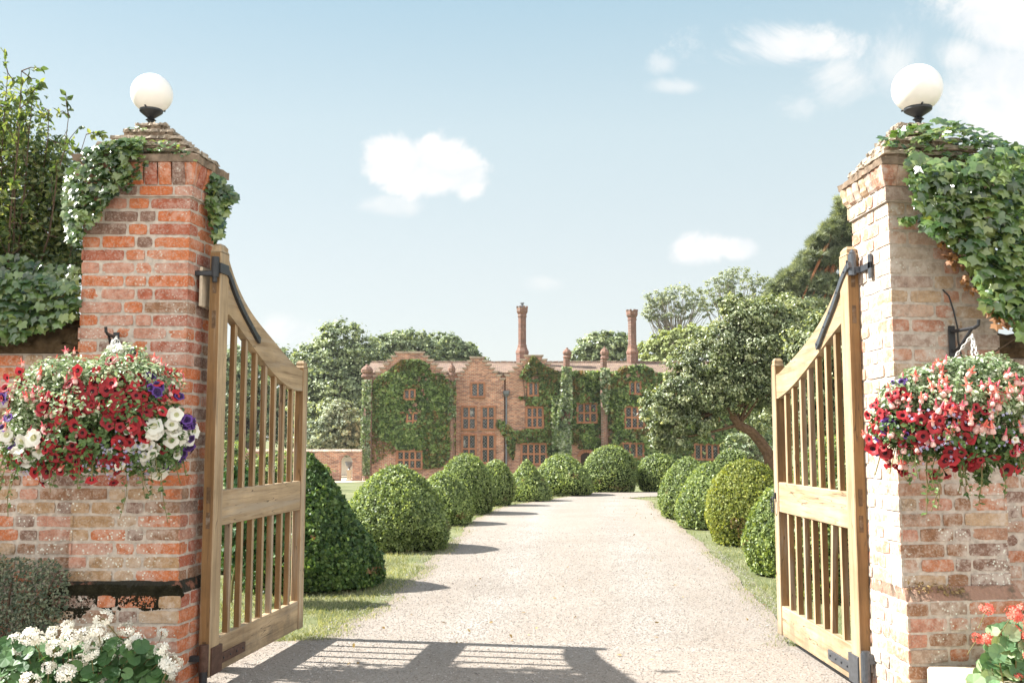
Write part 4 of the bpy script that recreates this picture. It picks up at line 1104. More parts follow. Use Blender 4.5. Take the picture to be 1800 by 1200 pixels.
V_ = (.018, .032); W_ = (.02, .038)
basket('hanging basket of red and white petunias before the orange left pier', 165, 735, 5.05, (.49, .30, .335),
       [(215, 625, 45, 35, 700, 1, V_), (110, 650, 70, 35, 1500, 1, V_), (200, 655, 80, 38, 1900, 1, V_), (275, 665, 45, 34, 800, 1, V_), (60, 690, 55, 50, 1500, 1, V_), (40, 740, 45, 50, 1200, 1, V_), (120, 710, 70, 45, 1500, 1, V_),
        (215, 720, 70, 50, 900, 0, W_), (140, 770, 80, 50, 1100, 0, W_), (290, 760, 40, 55, 700, 0, W_), (60, 800, 70, 30, 600, 0, W_), (240, 810, 70, 30, 700, 0, W_), (305, 810, 26, 34, 350, 0, W_), (20, 780, 40, 50, 500, 0, W_), (120, 820, 70, 26, 400, 0, W_)],
       [('red_petunia', 215, 680, 48, 20, 44, 1.05), ('red_petunia', 120, 725, 34, 18, 26, 1.05), ('red_petunia', 210, 735, 34, 26, 30, 1.1), ('red_petunia', 90, 795, 60, 18, 34, 1.05), ('red_petunia', 15, 690, 14, 20, 7, 1), ('red_petunia', 150, 800, 60, 14, 10, 1), ('red_petunia', 262, 700, 20, 26, 9, 1), ('red_petunia', 100, 830, 60, 8, 8, .95),
        ('white_petunia', 295, 760, 22, 16, 20, 1.1), ('white_petunia', 262, 805, 26, 16, 15, 1.0), ('white_petunia', 60, 785, 26, 16, 9, 1.15), ('white_petunia', 215, 590, 14, 14, 6, 1), ('white_petunia', 190, 770, 60, 14, 7, .9), ('white_petunia', 315, 835, 12, 8, 4, 1),
        ('purple_petunia', 328, 795, 8, 26, 26, 1), ('purple_petunia', 325, 735, 14, 16, 8, 1), ('purple_petunia', 15, 755, 12, 14, 7, 1), ('purple_petunia', 275, 695, 10, 14, 4, 1), ('purple_petunia', 240, 597, 6, 8, 3, .8), ('purple_petunia', 15, 700, 8, 8, 3, 1),
        ('fuchsia', 150, 650, 70, 20, 26, 1), ('fuchsia', 60, 700, 40, 26, 22, 1), ('fuchsia', 300, 660, 14, 18, 10, 1), ('fuchsia', 150, 760, 70, 30, 24, .9),
        ('lobelia', 225, 805, 35, 18, 170, 1), ('lobelia', 30, 830, 20, 10, 40, 1)],
       P(205, 592, 5.2), 101)
basket('hanging basket of fuchsias and red petunias on the pale right pier', 1682, 735, 4.58, (.40, .28, .29),
       [(1640, 660, 50, 30, 1200, 1, V_), (1700, 650, 50, 34, 1500, 1, V_), (1760, 650, 50, 40, 1500, 1, V_), (1800, 680, 40, 50, 1200, 1, V_), (1600, 690, 50, 35, 1000, 1, V_), (1680, 690, 60, 35, 1300, 1, V_), (1750, 700, 60, 40, 1300, 1, V_), (1570, 720, 30, 30, 500, 1, V_),
        (1600, 750, 60, 35, 800, 0, W_), (1690, 760, 60, 35, 900, 0, W_), (1770, 770, 50, 45, 900, 0, W_), (1620, 790, 45, 26, 500, 0, W_), (1720, 805, 60, 24, 500, 0, W_), (1560, 750, 30, 34, 350, 0, W_), (1740, 840, 14, 26, 140, 0, W_), (1800, 800, 40, 40, 400, 0, W_)],
       [('red_petunia', 1640, 750, 40, 26, 26, 1), ('red_petunia', 1550, 780, 16, 16, 11, 1), ('red_petunia', 1590, 720, 24, 16, 8, .95), ('red_petunia', 1700, 800, 46, 18, 20, 1), ('red_petunia', 1545, 730, 12, 20, 7, 1), ('red_petunia', 1765, 790, 22, 22, 10, 1), ('red_petunia', 1580, 828, 12, 6, 4, 1), ('red_petunia', 1775, 622, 4, 4, 1, .8),
        ('purple_petunia', 1565, 755, 16, 12, 11, 1), ('purple_petunia', 1590, 677, 10, 8, 3, .8), ('purple_petunia', 1528, 775, 5, 6, 2, .9),
        ('white_petunia', 1735, 740, 60, 30, 5, .6),
        ('fuchsia', 1680, 730, 40, 18, 34, 1.2), ('fuchsia', 1760, 700, 26, 24, 28, 1.25), ('fuchsia', 1650, 665, 16, 14, 12, 1), ('fuchsia', 1600, 770, 50, 26, 30, 1.1), ('fuchsia', 1790, 740, 20, 36, 18, 1.2), ('fuchsia', 1600, 690, 20, 14, 10, 1),
        ('lobelia', 1690, 755, 50, 20, 90, 1), ('lobelia', 1790, 780, 16, 24, 40, 1), ('lobelia', 1650, 785, 30, 12, 30, 1)],
       P(1709, 588, 4.80), 102)


# geranium leaf: round, scalloped
def ger_leaf():
    V = [(0, 0, 0)]; n = 14
    for k in range(n):
        th = -math.pi / 2 + .25 + (2 * math.pi - .5) * k / (n - 1); rr = .5 * (1 + .06 * (k % 2)); V.append((rr * math.cos(th), rr * math.sin(th) + .12, .10 + .03 * (k % 2)))
    return V, np.array([(0, k, k + 1) for k in range(1, n)])


GLV, GLF = ger_leaf()


def geraniums(label, kind, heads, Y, leaf_poly, nl, seed, base, group, hs=1.0):
    g = np.random.default_rng(seed); t = thing('geranium_plant', label, 'flowers', base); B = np.array(base); a_ = Acc()
    pp = sample_poly(leaf_poly, nl, g); YY = Y + g.uniform(-.12, .22, nl); pos = Parr(pp, YY) - B
    nn = np.tile((0, -.8, .8), (nl, 1)) + g.normal(0, .35, (nl, 3)); bake(a_, GLV, GLF, pos, frames(nn, g=g), g.uniform(.05, .085, nl), g=g); a_.build('leaves', m_gerleaf if 'white' in kind else m_vari2, t)
    a_ = Acc()
    for k in range(0, nl, 3): p = pos[k]; tube(a_, [(p[0] * .6, p[1] + .12, p[2] - .22), (p[0] * .85, p[1] + .05, p[2] - .08), p], .003, 4, caps=False)
    a_.build('stems', m_stem, t)
    for (px, py, s) in heads:
        p = P(px, py, Y + g.uniform(-.14, .1) - .05) - B; put(kind, p, nrm(np.array((g.normal(0, .3), -.55, 1.0))), t, g, s * hs)
    return t


m_vari2 = mat_leaf("pale_geranium_leaf", [(.06, .14, .06), (.12, .22, .10), (.30, .36, .22)], .25, .5, .35)
geraniums('white geraniums in bloom at the foot of the left pier', 'white_geranium',
          [(26, 1122, .7), (52, 1118, 1), (40, 1140, .9), (68, 1122, .8), (97, 1138, 1), (92, 1110, .7), (125, 1120, 1), (118, 1100, .7), (150, 1112, .8), (181, 1086, 1), (172, 1108, .8), (160, 1128, 1), (192, 1125, .9), (222, 1106, .9), (238, 1128, 1), (212, 1138, .9), (286, 1112, .55), (284, 1140, .8), (300, 1165, 1.1), (143, 1160, .8), (160, 1148, .8), (116, 1182, 1), (128, 1170, .8), (86, 1172, .7), (52, 1196, 1), (234, 1190, .9), (92, 1198, .9), (0, 1190, .7), (180, 1200, .6), (300, 1182, .8)],
          5.12, [(-20, 1120), (60, 1130), (150, 1130), (250, 1130), (290, 1160), (300, 1230), (-20, 1230)], 420, 7, (-2.35, 5.15, 0), None, 1.12)
geraniums('coral red geraniums with pale leaves at the foot of the right pier', 'coral_geranium',
          [(1735, 1070, .8), (1782, 1078, 1.0), (1800, 1072, .9), (1780, 1112, 1.1), (1798, 1120, .9), (1718, 1122, .7), (1738, 1124, .9), (1755, 1118, .7), (1768, 1142, .9), (1790, 1188, .5), (1815, 1100, 1), (1812, 1150, .8)],
          4.62, [(1735, 1110), (1800, 1095), (1840, 1100), (1840, 1230), (1700, 1230), (1715, 1185), (1745, 1150)], 260, 8, (2.35, 4.7, 0), None, .95)
# raised stone edging by the right pier, pale flag by the left one
def stone_block(label, c0, c1, mat, seed, cat='kerb stone'):
    g = np.random.default_rng(seed); a_ = Acc(); bbox(a_, c0, c1, .012); o_ = a_.build('stone_edging', mat); o_['label'] = label; o_['category'] = cat; return o_


zt = P(1650, 1178, 4.82)[2]
stone_block('pale stone ledge below the right pier under the coral geraniums', (1.99, 4.45, 0), (2.9, 4.915, zt), m_stone, 1, 'stone ledge')
# ------------------------------------------------------------------ clipped bushes along the drive
m_brownleaf = mat_leaf('browned_leaf', [(.14, .07, .025), (.22, .11, .04), (.16, .10, .04)], .15, k_=1.1)
SPRIG_V = [(-.2, 0, -.05), (.2, 0, -.05), (.26, .55, .06), (-.26, .55, .06), (0, 1, -.1)]
SPRIG_F = np.array([(0, 1, 2, 3), (3, 2, 4, 4)])[:1]


def bush(label, px, by, ty, hw, kind, mat, n, size, seed, group):
    g = np.random.default_rng(seed); b0 = G(px, by); Yf = b0[1]; r = hw / F * Yf; Yc = Yf + r * .75; r = hw / F * Yc
    c = P(px, 772, Yc); zt = P(px, ty, Yc)[2]; z0 = gz(0, Yc); h = zt - z0 - .02; cx = c[0]
    t = thing('clipped_bush', label, 'bush', (cx, Yc, z0), g.uniform(0, 6), group=group)

    def prof(u):
        if kind == 'cone': f = (1 - u ** 1.1) ** .80 * (.86 + .14 * np.clip(u / .18, 0, 1))
        elif kind == 'mound': f = (1 - u ** 1.9) ** .62 * (.84 + .16 * np.clip(u / .25, 0, 1))
        else: f = (1 - u ** 2.4) ** .52 * (.78 + .22 * np.clip(u / .3, 0, 1))
        return f
    pm = prof(np.linspace(0, .99, 60)).max(); ph = g.uniform(0, 6, 6); am = g.uniform(.012, .055, 6) * np.array((1.2, 1, .9, .7, .6, .5))

    def rad(u, th): return r / pm * prof(u) * (1 + sum(am[k] * np.sin((k + 1) * th + ph[k] + u * (2 + k)) for k in range(6)))
    # dense heart
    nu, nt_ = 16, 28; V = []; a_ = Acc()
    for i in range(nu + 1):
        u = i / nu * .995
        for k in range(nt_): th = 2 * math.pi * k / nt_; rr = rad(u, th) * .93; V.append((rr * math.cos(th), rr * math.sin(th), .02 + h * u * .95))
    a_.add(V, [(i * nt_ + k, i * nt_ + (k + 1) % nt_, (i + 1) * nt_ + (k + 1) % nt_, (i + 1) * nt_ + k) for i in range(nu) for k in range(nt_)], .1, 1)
    # sprigs
    u = 1 - (1 - g.random(n)) ** .85; u = np.clip(u, 0, .999); w = prof(u) + .12; keep = g.random(n) < w / w.max(); u = u[keep]
    n = len(u); th = g.uniform(0, 2 * math.pi, n); e = .02; rr = rad(u, th); dr = (rad(np.clip(u + e, 0, .999), th) - rad(np.clip(u - e, 0, 1), th)) / (2 * e * h)
    nn = nrm(np.stack((np.cos(th), np.sin(th), -dr), 1)); dep = g.uniform(.84, 1.02, n)
    pos = np.stack((rr * dep * np.cos(th), rr * dep * np.sin(th), .03 + h * u * (.9 + .1 * dep)), 1)
    stray = (g.random(n) < .012) & (u > .1); pos += nn * (stray * g.uniform(.01, .05, n))[:, None]
    lump = np.sin(pos[:, 0] * 23 / max(r, .4) + ph[0]) * np.sin(pos[:, 1] * 21 / max(r, .4) + ph[1]) * np.sin(pos[:, 2] * 19 + ph[2])
    pos += nn * (lump * .018)[:, None]
    tip = nrm(g.normal(0, 1, (n, 3)) + nn * .9 + np.array((0, 0, .5))); fn = g.normal(0, .62, (n, 3)) + nn * 1.25
    bake(a_, SPRIG_V, SPRIG_F, pos, frames(fn, tip * 3, g=g), g.uniform(size * .6, size * 1.4, n), rnd=np.clip(.45 + lump * .3 + g.normal(0, .3, n), 0, 1), g=g)
    brown = (vnoise(pos[:, 0] + 9, pos[:, 2], .16, seed) > .86) & (pos[:, 2] < h * .55) & (g.random(n) < .6)
    if brown.any(): bake(a_, SPRIG_V, SPRIG_F, pos[brown] * 1.01, frames(fn[brown], tip[brown], g=g), size * .9, mi=2, g=g)
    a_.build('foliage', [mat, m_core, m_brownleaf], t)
    a_ = Acc(); tube(a_, [(0, 0, -.02), (0, 0, .25)], .05, 7); a_.build('trunk', m_bark, t)
    return t


GL = 'clipped bushes along the left side of the drive'; GR = 'clipped bushes along the right side of the drive'
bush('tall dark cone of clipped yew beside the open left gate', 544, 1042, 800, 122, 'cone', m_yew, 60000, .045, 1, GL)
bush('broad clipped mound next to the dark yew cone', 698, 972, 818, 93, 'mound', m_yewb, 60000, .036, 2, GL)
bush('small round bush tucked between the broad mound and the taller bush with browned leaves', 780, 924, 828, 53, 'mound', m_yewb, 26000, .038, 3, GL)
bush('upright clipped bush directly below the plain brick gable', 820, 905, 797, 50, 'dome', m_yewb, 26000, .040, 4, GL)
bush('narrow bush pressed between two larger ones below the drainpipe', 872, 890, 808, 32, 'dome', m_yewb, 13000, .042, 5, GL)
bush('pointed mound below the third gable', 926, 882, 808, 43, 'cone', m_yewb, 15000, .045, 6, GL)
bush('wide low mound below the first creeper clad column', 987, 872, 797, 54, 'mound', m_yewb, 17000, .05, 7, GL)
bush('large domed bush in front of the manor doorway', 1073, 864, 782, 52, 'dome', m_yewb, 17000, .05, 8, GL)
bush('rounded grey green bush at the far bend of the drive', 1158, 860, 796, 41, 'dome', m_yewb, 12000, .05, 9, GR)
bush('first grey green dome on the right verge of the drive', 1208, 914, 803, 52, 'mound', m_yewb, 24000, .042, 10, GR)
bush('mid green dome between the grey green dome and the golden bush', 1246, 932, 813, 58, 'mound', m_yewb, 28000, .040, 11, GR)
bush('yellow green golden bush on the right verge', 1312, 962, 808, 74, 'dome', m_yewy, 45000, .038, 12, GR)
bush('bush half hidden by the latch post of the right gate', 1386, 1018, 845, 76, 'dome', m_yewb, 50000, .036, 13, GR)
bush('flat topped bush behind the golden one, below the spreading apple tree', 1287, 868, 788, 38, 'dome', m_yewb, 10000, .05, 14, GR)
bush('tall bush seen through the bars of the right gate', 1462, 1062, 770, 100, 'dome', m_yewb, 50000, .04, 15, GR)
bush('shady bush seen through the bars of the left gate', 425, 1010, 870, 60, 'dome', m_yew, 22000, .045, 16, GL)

# ------------------------------------------------------------------ manor house
HY = 62.0


def Q(px, py, Y=HY): p = P(px, py, Y); return p[0], p[2]


def mat_house_brick(name="tudor_brick", q=(1, 1, 1)):
    m, nt, b, out = new_mat(name); v = objc(nt); s = NEW(nt, 'ShaderNodeSeparateXYZ'); nt.links.new(v, s.inputs[0])
    c_ = NEW(nt, 'ShaderNodeCombineXYZ'); nt.links.new(M_(nt, 'ADD', s.outputs[0], s.outputs[1]), c_.inputs[0]); nt.links.new(s.outputs[2], c_.inputs[1])
    br = NEW(nt, 'ShaderNodeTexBrick'); nt.links.new(c_.outputs[0], br.inputs[0]); br.inputs['Scale'].default_value = 1; br.inputs['Brick Width'].default_value = .24; br.inputs['Row Height'].default_value = .085; br.inputs['Mortar Size'].default_value = .014
    br.inputs['Color1'].default_value = (.46, .195, .115, 1); br.inputs['Color2'].default_value = (.27, .11, .07, 1); br.inputs['Mortar'].default_value = (.44, .35, .28, 1); br.inputs['Bias'].default_value = -.1
    n = NOISE(nt, v, 1.2, 6, .65); n2 = NOISE(nt, v, 9, 4)
    # dark diaper headers
    ch = NEW(nt, 'ShaderNodeTexVoronoi'); nt.links.new(mapping(nt, c_.outputs[0], (4.1, 11.7, 1)), ch.inputs[0]); ch.inputs['Scale'].default_value = 1
    d = M_(nt, 'MULTIPLY', M_(nt, 'GREATER_THAN', NEWSEP(nt, ch.outputs['Color']), .72), .55)
    c = MIX(nt, d, MIX(nt, 1.0, br.outputs[0], q, 'MULTIPLY'), (.15, .085, .075))
    c = MIX(nt, 1.0, c, RAMP(nt, n, [(.3, (.7, .68, .66)), (.65, (1.25, 1.22, 1.2))]), 'MULTIPLY')
    c = MIX(nt, M_(nt, 'MULTIPLY', SMOOTH(nt, n2, .55, .7), .35), c, (.45, .36, .30))
    nt.links.new(c, b.inputs['Base Color']); b.inputs['Roughness'].default_value = .9
    bump(nt, b, br.outputs[1], -.6, .02)
    return m


def mat_roof():
    m, nt, b, out = new_mat("clay_tile"); v = objc(nt); s = NEW(nt, 'ShaderNodeSeparateXYZ'); nt.links.new(v, s.inputs[0])
    c_ = NEW(nt, 'ShaderNodeCombineXYZ'); nt.links.new(s.outputs[0], c_.inputs[0]); nt.links.new(M_(nt, 'ADD', s.outputs[1], s.outputs[2]), c_.inputs[1])
    br = NEW(nt, 'ShaderNodeTexBrick'); nt.links.new(c_.outputs[0], br.inputs[0]); br.inputs['Scale'].default_value = 1; br.inputs['Brick Width'].default_value = .26; br.inputs['Row Height'].default_value = .22; br.inputs['Mortar Size'].default_value = .02
    br.inputs['Color1'].default_value = (.22, .145, .11, 1); br.inputs['Color2'].default_value = (.16, .11, .085, 1); br.inputs['Mortar'].default_value = (.08, .05, .04, 1)
    n = NOISE(nt, v, 1.6, 6, .7)
    c = MIX(nt, 1.0, br.outputs[0], RAMP(nt, n, [(.3, (.65, .65, .62)), (.65, (1.3, 1.3, 1.25))]), 'MULTIPLY')
    c = MIX(nt, M_(nt, 'MULTIPLY', SMOOTH(nt, NOISE(nt, v, 5, 5), .55, .7), .5), c, (.30, .25, .12))
    nt.links.new(c, b.inputs['Base Color']); b.inputs['Roughness'].default_value = .9; bump(nt, b, br.outputs[1], -.8, .04)
    return m


def mat_pane():
    m, nt, b, out = new_mat("leaded_glass"); v = objc(nt); s = NEW(nt, 'ShaderNodeSeparateXYZ'); nt.links.new(v, s.inputs[0])
    d1 = M_(nt, 'ABSOLUTE', M_(nt, 'SUBTRACT', M_(nt, 'FRACT', M_(nt, 'MULTIPLY', M_(nt, 'ADD', s.outputs[0], s.outputs[2]), 5.2)), .5))
    d2 = M_(nt, 'ABSOLUTE', M_(nt, 'SUBTRACT', M_(nt, 'FRACT', M_(nt, 'MULTIPLY', M_(nt, 'SUBTRACT', s.outputs[0], s.outputs[2]), 5.2)), .5))
    ln = M_(nt, 'GREATER_THAN', M_(nt, 'MAXIMUM', d1, d2), .44)
    n = NOISE(nt, v, 2.2, 3, .6)
    c = RAMP(nt, n, [(.46, (.008, .010, .013)), (.62, (.022, .026, .03)), (.70, (.30, .29, .27))])
    c = MIX(nt, ln, c, (.20, .19, .18)); nt.links.new(c, b.inputs['Base Color']); nt.links.new(M_(nt, 'ADD', M_(nt, 'MULTIPLY', ln, .5), .08), b.inputs['Roughness'])
    bump(nt, b, NOISE(nt, v, 6, 2), .35, .02)
    return m


m_hb = mat_house_brick(); m_hbd = mat_house_brick('chimney_brick', (.46, .46, .48)); m_roof = mat_roof(); m_pane = mat_pane()
m_frame = mat_plain("terracotta_mullion", (.34, .155, .09), .8, .2, var=.25, scale=6)
m_coping = mat_plain("weathered_coping", (.42, .33, .27), .9, .1, var=.4, scale=4)
m_lead = mat_plain("lead_pipe", (.16, .17, .19), .5, .4, .3, var=.2)
hx0 = Q(720, 772, HY)[0]
house = thing('manor_house', 'red brick Tudor manor with stepped gables, tall chimneys and creeper', 'house', (0, HY, gz(0, HY)))
HO = np.array((0, HY, gz(0, HY)))


def hpart(name, a_, mats, parent=None): 
    for i in range(len(a_.V)): a_.V[i] = a_.V[i] - HO
    return a_.build(name, mats, parent or house)


ZB = -1.6
EV = Q(900, 655)[1]; RG_Y = 64.6; RZ = P(900, 637, RG_Y)[2]
a_ = Acc(); x0 = Q(641, 772)[0]; x1 = Q(1360, 772)[0]
box(a_, (x0, HY, ZB), (x1, HY + 5.2, EV)); hpart('wall', a_, m_hb)
a_ = Acc()   # main roof, two slopes with thickness
for sgn, ye in ((1, HY - .12), (-1, HY + 5.35)):
    a_.add([(x0 - .05, ye, EV + .02), (x1 + .1, ye, EV + .02), (x1 + .1, RG_Y, RZ), (x0 - .05, RG_Y, RZ), (x0 - .05, ye, EV - .1), (x1 + .1, ye, EV - .1)], [(0, 1, 2, 3), (4, 5, 1, 0)])
a_.add([(x0, HY, EV), (x0, HY + 5.2, EV), (x0, RG_Y, RZ - .03)], [(0, 1, 2)]); a_.add([(x1, HY, EV), (x1, HY + 5.2, EV), (x1, RG_Y, RZ - .03)], [(0, 2, 1)])
g = np.random.default_rng(4); xx = np.arange(x0, x1, .42)
for x in xx: tube(a_, [(x, RG_Y, RZ + .01 + g.normal(0, .01)), (x + .40, RG_Y, RZ + .01 + g.normal(0, .01))], .09, 8)
hpart('roof', a_, m_roof)


def gable(pxL, pxR, yb, steps, pk, Yg, capy, thick=.32, deep=None):
    """steps per side, pk=(pxl, pxr, topy)"""
    prof = [(pxL, yb)]; 
    for k in range(steps):
        f0 = (k) / steps; f1 = (k + 1) / steps; x_ = pxL + (pk[0] - pxL) * f0; x2 = pxL + (pk[0] - pxL) * f1; y_ = yb + (pk[2] - yb) * f1
        prof += [(x_, y_), (x2, y_)] if k < steps - 1 else [(x_, y_)]
    R_ = []
    for k in range(steps):
        f0 = k / steps; f1 = (k + 1) / steps; x_ = pxR + (pk[1] - pxR) * f0; x2 = pxR + (pk[1] - pxR) * f1; y_ = yb + (pk[2] - yb) * f1
        R_ += [(x_, y_), (x2, y_)] if k < steps - 1 else [(x_, y_)]
    outline = prof + R_[::-1] + [(pxR, yb)]
    pts = [Q(x, y, Yg) for x, y in outline]; pts = [(Q(pxL, yb, Yg)[0], ZB)] + pts + [(Q(pxR, yb, Yg)[0], ZB)]
    pts = [p for i, p in enumerate(pts) if i == 0 or (abs(p[0] - pts[i - 1][0]) + abs(p[1] - pts[i - 1][1])) > 1e-4]
    a_ = Acc(); slab_xz(a_, pts, Yg, Yg + thick)
    if Yg < HY: xl_, xr_ = Q(pxL, yb, Yg)[0], Q(pxR, yb, Yg)[0]; box(a_, (xl_ + .01, Yg + thick - .01, ZB), (xr_ - .01, HY + .02, Q(700, yb, Yg)[1] - .03))
    gp = hpart('gable', a_, m_hb)
    a_ = Acc()   # coping stones on each step
    for i in range(len(outline) - 1):
        (xa, ya), (xb, yb2) = outline[i], outline[i + 1]
        if abs(ya - yb2) < .01 and abs(xb - xa) > .5:
            A, B = Q(xa, ya, Yg), Q(xb, yb2, Yg); lo, hi = min(A[0], B[0]), max(A[0], B[0])
            for lay in range(2): e = .05 + .04 * lay; box(a_, (lo - e, Yg - e, A[1] + .002 + lay * .062), (hi + e, Yg + thick + e, A[1] + .06 + lay * .062))
    hpart('coping', a_, m_coping, None)
    # cross roof behind
    a_ = Acc(); xL, zL = Q(pxL, yb, Yg); xR, zR = Q(pxR, yb, Yg); xm, zm = Q((pk[0] + pk[1]) / 2, pk[2] + 10, Yg); Yb = RG_Y + .2
    a_.add([(xL + .15, Yg + thick - .02, zL), (xm, Yg + thick - .02, zm), (xR - .15, Yg + thick - .02, zR), (xL + .15, Yb, zL), (xm, Yb, zm), (xR - .15, Yb, zR)], [(0, 1, 4, 3), (1, 2, 5, 4), (0, 2, 1)])
    hpart('gable_roof', a_, m_roof)
    return gp


gable(647, 800, 676, 8, (703, 736, 621), 61.0, 0); gable(802, 886, 674, 7, (832, 844, 630), 61.7, 0); gable(889, 988, 668, 6, (930, 946, 627), 61.75, 0)
gable(1092, 1152, 660, 4, (1114, 1128, 645), 61.8, 0)


def octo(a_, px, py0, py1, hw, Y, sides=8, hw1=None):
    x, z0 = Q(px, py0, Y); z1 = Q(px, py1, Y)[1]; r0 = hw / F * Y; r1 = (hw1 or hw) / F * Y; lathe(a_, [(r0, z0), (r1, z1)], (x, Y, 0), sides, rot=math.pi / 8)


def pinnacle(px, top, shaft_top, hw, Y, base=860):
    a_ = Acc(); octo(a_, px, base, shaft_top, hw, Y); r = hw / F * Y; x, z = Q(px, shaft_top, Y); zt = Q(px, top, Y)[1]; h = zt - z
    lathe(a_, [(r * 1.0, 0), (r * 1.25, h * .08), (r * 1.25, h * .2), (r * .95, h * .28), (r * 1.3, h * .42), (r * 1.35, h * .58), (r * .9, h * .78), (r * .35, h * .9), (r * .3, h), (0, h * 1.02)], (x, Y, z), 8)
    hpart('pinnacle', a_, m_hbd)


pinnacle(645, 640, 664, 8, 60.9); pinnacle(794, 638, 662, 5, 60.9); pinnacle(997, 611, 630, 6, 61.4); pinnacle(1063, 609, 632, 6, 61.4)


def chimney(px, top, y1, y2, y3, hwS, hwB, hwC, Y, pot, seed):
    a_ = Acc(); x, zb_ = Q(px, y3, Y); z1 = Q(px, y1, Y)[1]; z2 = Q(px, y2, Y)[1]; zt = Q(px, top, Y)[1]; k = Y / F
    rs, rb, rc = hwS * k, hwB * k, hwC * k
    prof = [(rb, zb_ - 1.5), (rb, z2 - .45), (rb * 1.08, z2 - .42), (rb * 1.08, z2 - .3), (rb * .85, z2 - .1), (rs * 1.15, z2), (rs * 1.15, z2 + .12), (rs, z2 + .16), (rs, z1 - .2), (rs * 1.12, z1 - .15), (rs * 1.12, z1 - .05), (rs, z1), (rc * .95, z1 + (zt - z1) * .35), (rc, z1 + (zt - z1) * .5), (rc, zt), (rc * .7, zt), (rc * .6, zt - .3), (0, zt - .3)]
    lathe(a_, prof, (x, Y, 0), 8, rot=math.pi / 8)
    for q in range(8): an = q * math.pi / 4 + math.pi / 8; box(a_, (x + rc * .85 * math.cos(an) - .07, Y + rc * .85 * math.sin(an) - .07, zt - .01), (x + rc * .85 * math.cos(an) + .07, Y + rc * .85 * math.sin(an) + .07, zt + .09))
    c_ = hpart('chimney', a_, m_hbd)
    if pot: a_ = Acc(); lathe(a_, [(.10, zt - .2), (.09, zt + .25), (.13, zt + .27), (.13, zt + .33), (.0, zt + .33)], (x, Y, 0), 12); hpart('chimney_pot', a_, m_lead, c_)


chimney(918, 541, 553, 610, 655, 7.5, 11.5, 10.5, 64.0, True, 1); chimney(1112, 547, 559, 610, 645, 7.5, 10.5, 10.5, 64.6, False, 2)


def window(x0_, y0_, x1_, y1_, Y, nx, ny, surround=3.2, label=None):
    xa, zt = Q(x0_, y0_, Y); xb, zb_ = Q(x1_, y1_, Y); s = surround / F * Y; m_ = .055; a_ = Acc(); yf = Y - .10; yb_ = Y + .05
    bbox(a_, (xa - s, yf, zt), (xb + s, yb_, zt + s), .01); bbox(a_, (xa - s, yf - .03, zb_ - s), (xb + s, yb_, zb_), .01)
    bbox(a_, (xa - s, yf + .002, zb_ + .001), (xa, yb_, zt - .001), .01); bbox(a_, (xb, yf + .002, zb_ + .001), (xb + s, yb_, zt - .001), .01)
    for k in range(1, nx): x = xa + (xb - xa) * k / nx; box(a_, (x - m_, yf + .012, zb_ + .001), (x + m_, yb_, zt - .001))
    for k in range(1, ny): z = zb_ + (zt - zb_) * k / ny; box(a_, (xa + .001, yf + .016, z - m_), (xb - .001, yb_, z + m_))
    w = hpart('window', a_, m_frame)
    for i in range(nx):
        for j in range(ny):
            a_ = Acc(); X0 = xa + (xb - xa) * i / nx + .03; X1 = xa + (xb - xa) * (i + 1) / nx - .03; Z0 = zb_ + (zt - zb_) * j / ny + .03; Z1 = zb_ + (zt - zb_) * (j + 1) / ny - .03
            box(a_, (X0, Y - .012 + .002 * ((i + j) % 2), Z0), (X1, Y + .02, Z1)); hpart('pane', a_, m_pane, w)


WIN = [(712, 686, 728, 700, 61.0, 2, 1), (706, 727, 736, 752, 61.0, 3, 2), (700, 794, 740, 822, 61.0, 4, 2),
       (830, 674, 850, 696, 61.7, 2, 1), (814, 716, 835, 753, 61.7, 2, 2), (848, 716, 868, 753, 61.7, 2, 2), (814, 765, 835, 812, 61.7, 2, 2), (848, 765, 868, 812, 61.7, 2, 2),
       (930, 673, 945, 694, 61.75, 2, 1), (927, 717, 953, 750, 61.75, 3, 2), (918, 781, 959, 814, 61.75, 4, 2),
       (1016, 710, 1048, 741, HY, 3, 2), (1108, 672, 1125, 691, 61.8, 2, 1), (1100, 716, 1131, 751, 61.8, 3, 2), (1096, 780, 1130, 802, 61.8, 3, 1),
       (1226, 725, 1262, 742, HY, 4, 1), (1222, 782, 1262, 806, HY, 4, 1)]
for w in WIN: window(*w)
# rain pipe with hopper
a_ = Acc(); x, z = Q(890, 695, 61.6); tube(a_, [(x, 61.6, z), (x, 61.6, ZB)], .06, 8); hp = hpart('drainpipe', a_, m_lead)
a_ = Acc(); lathe(a_, [(.06, -.1), (.2, .1), (.22, .3), (.2, .3), (.15, .1), (0, .08)], (x, 61.55, z), 8); hpart('rain_hopper', a_, m_lead, hp)
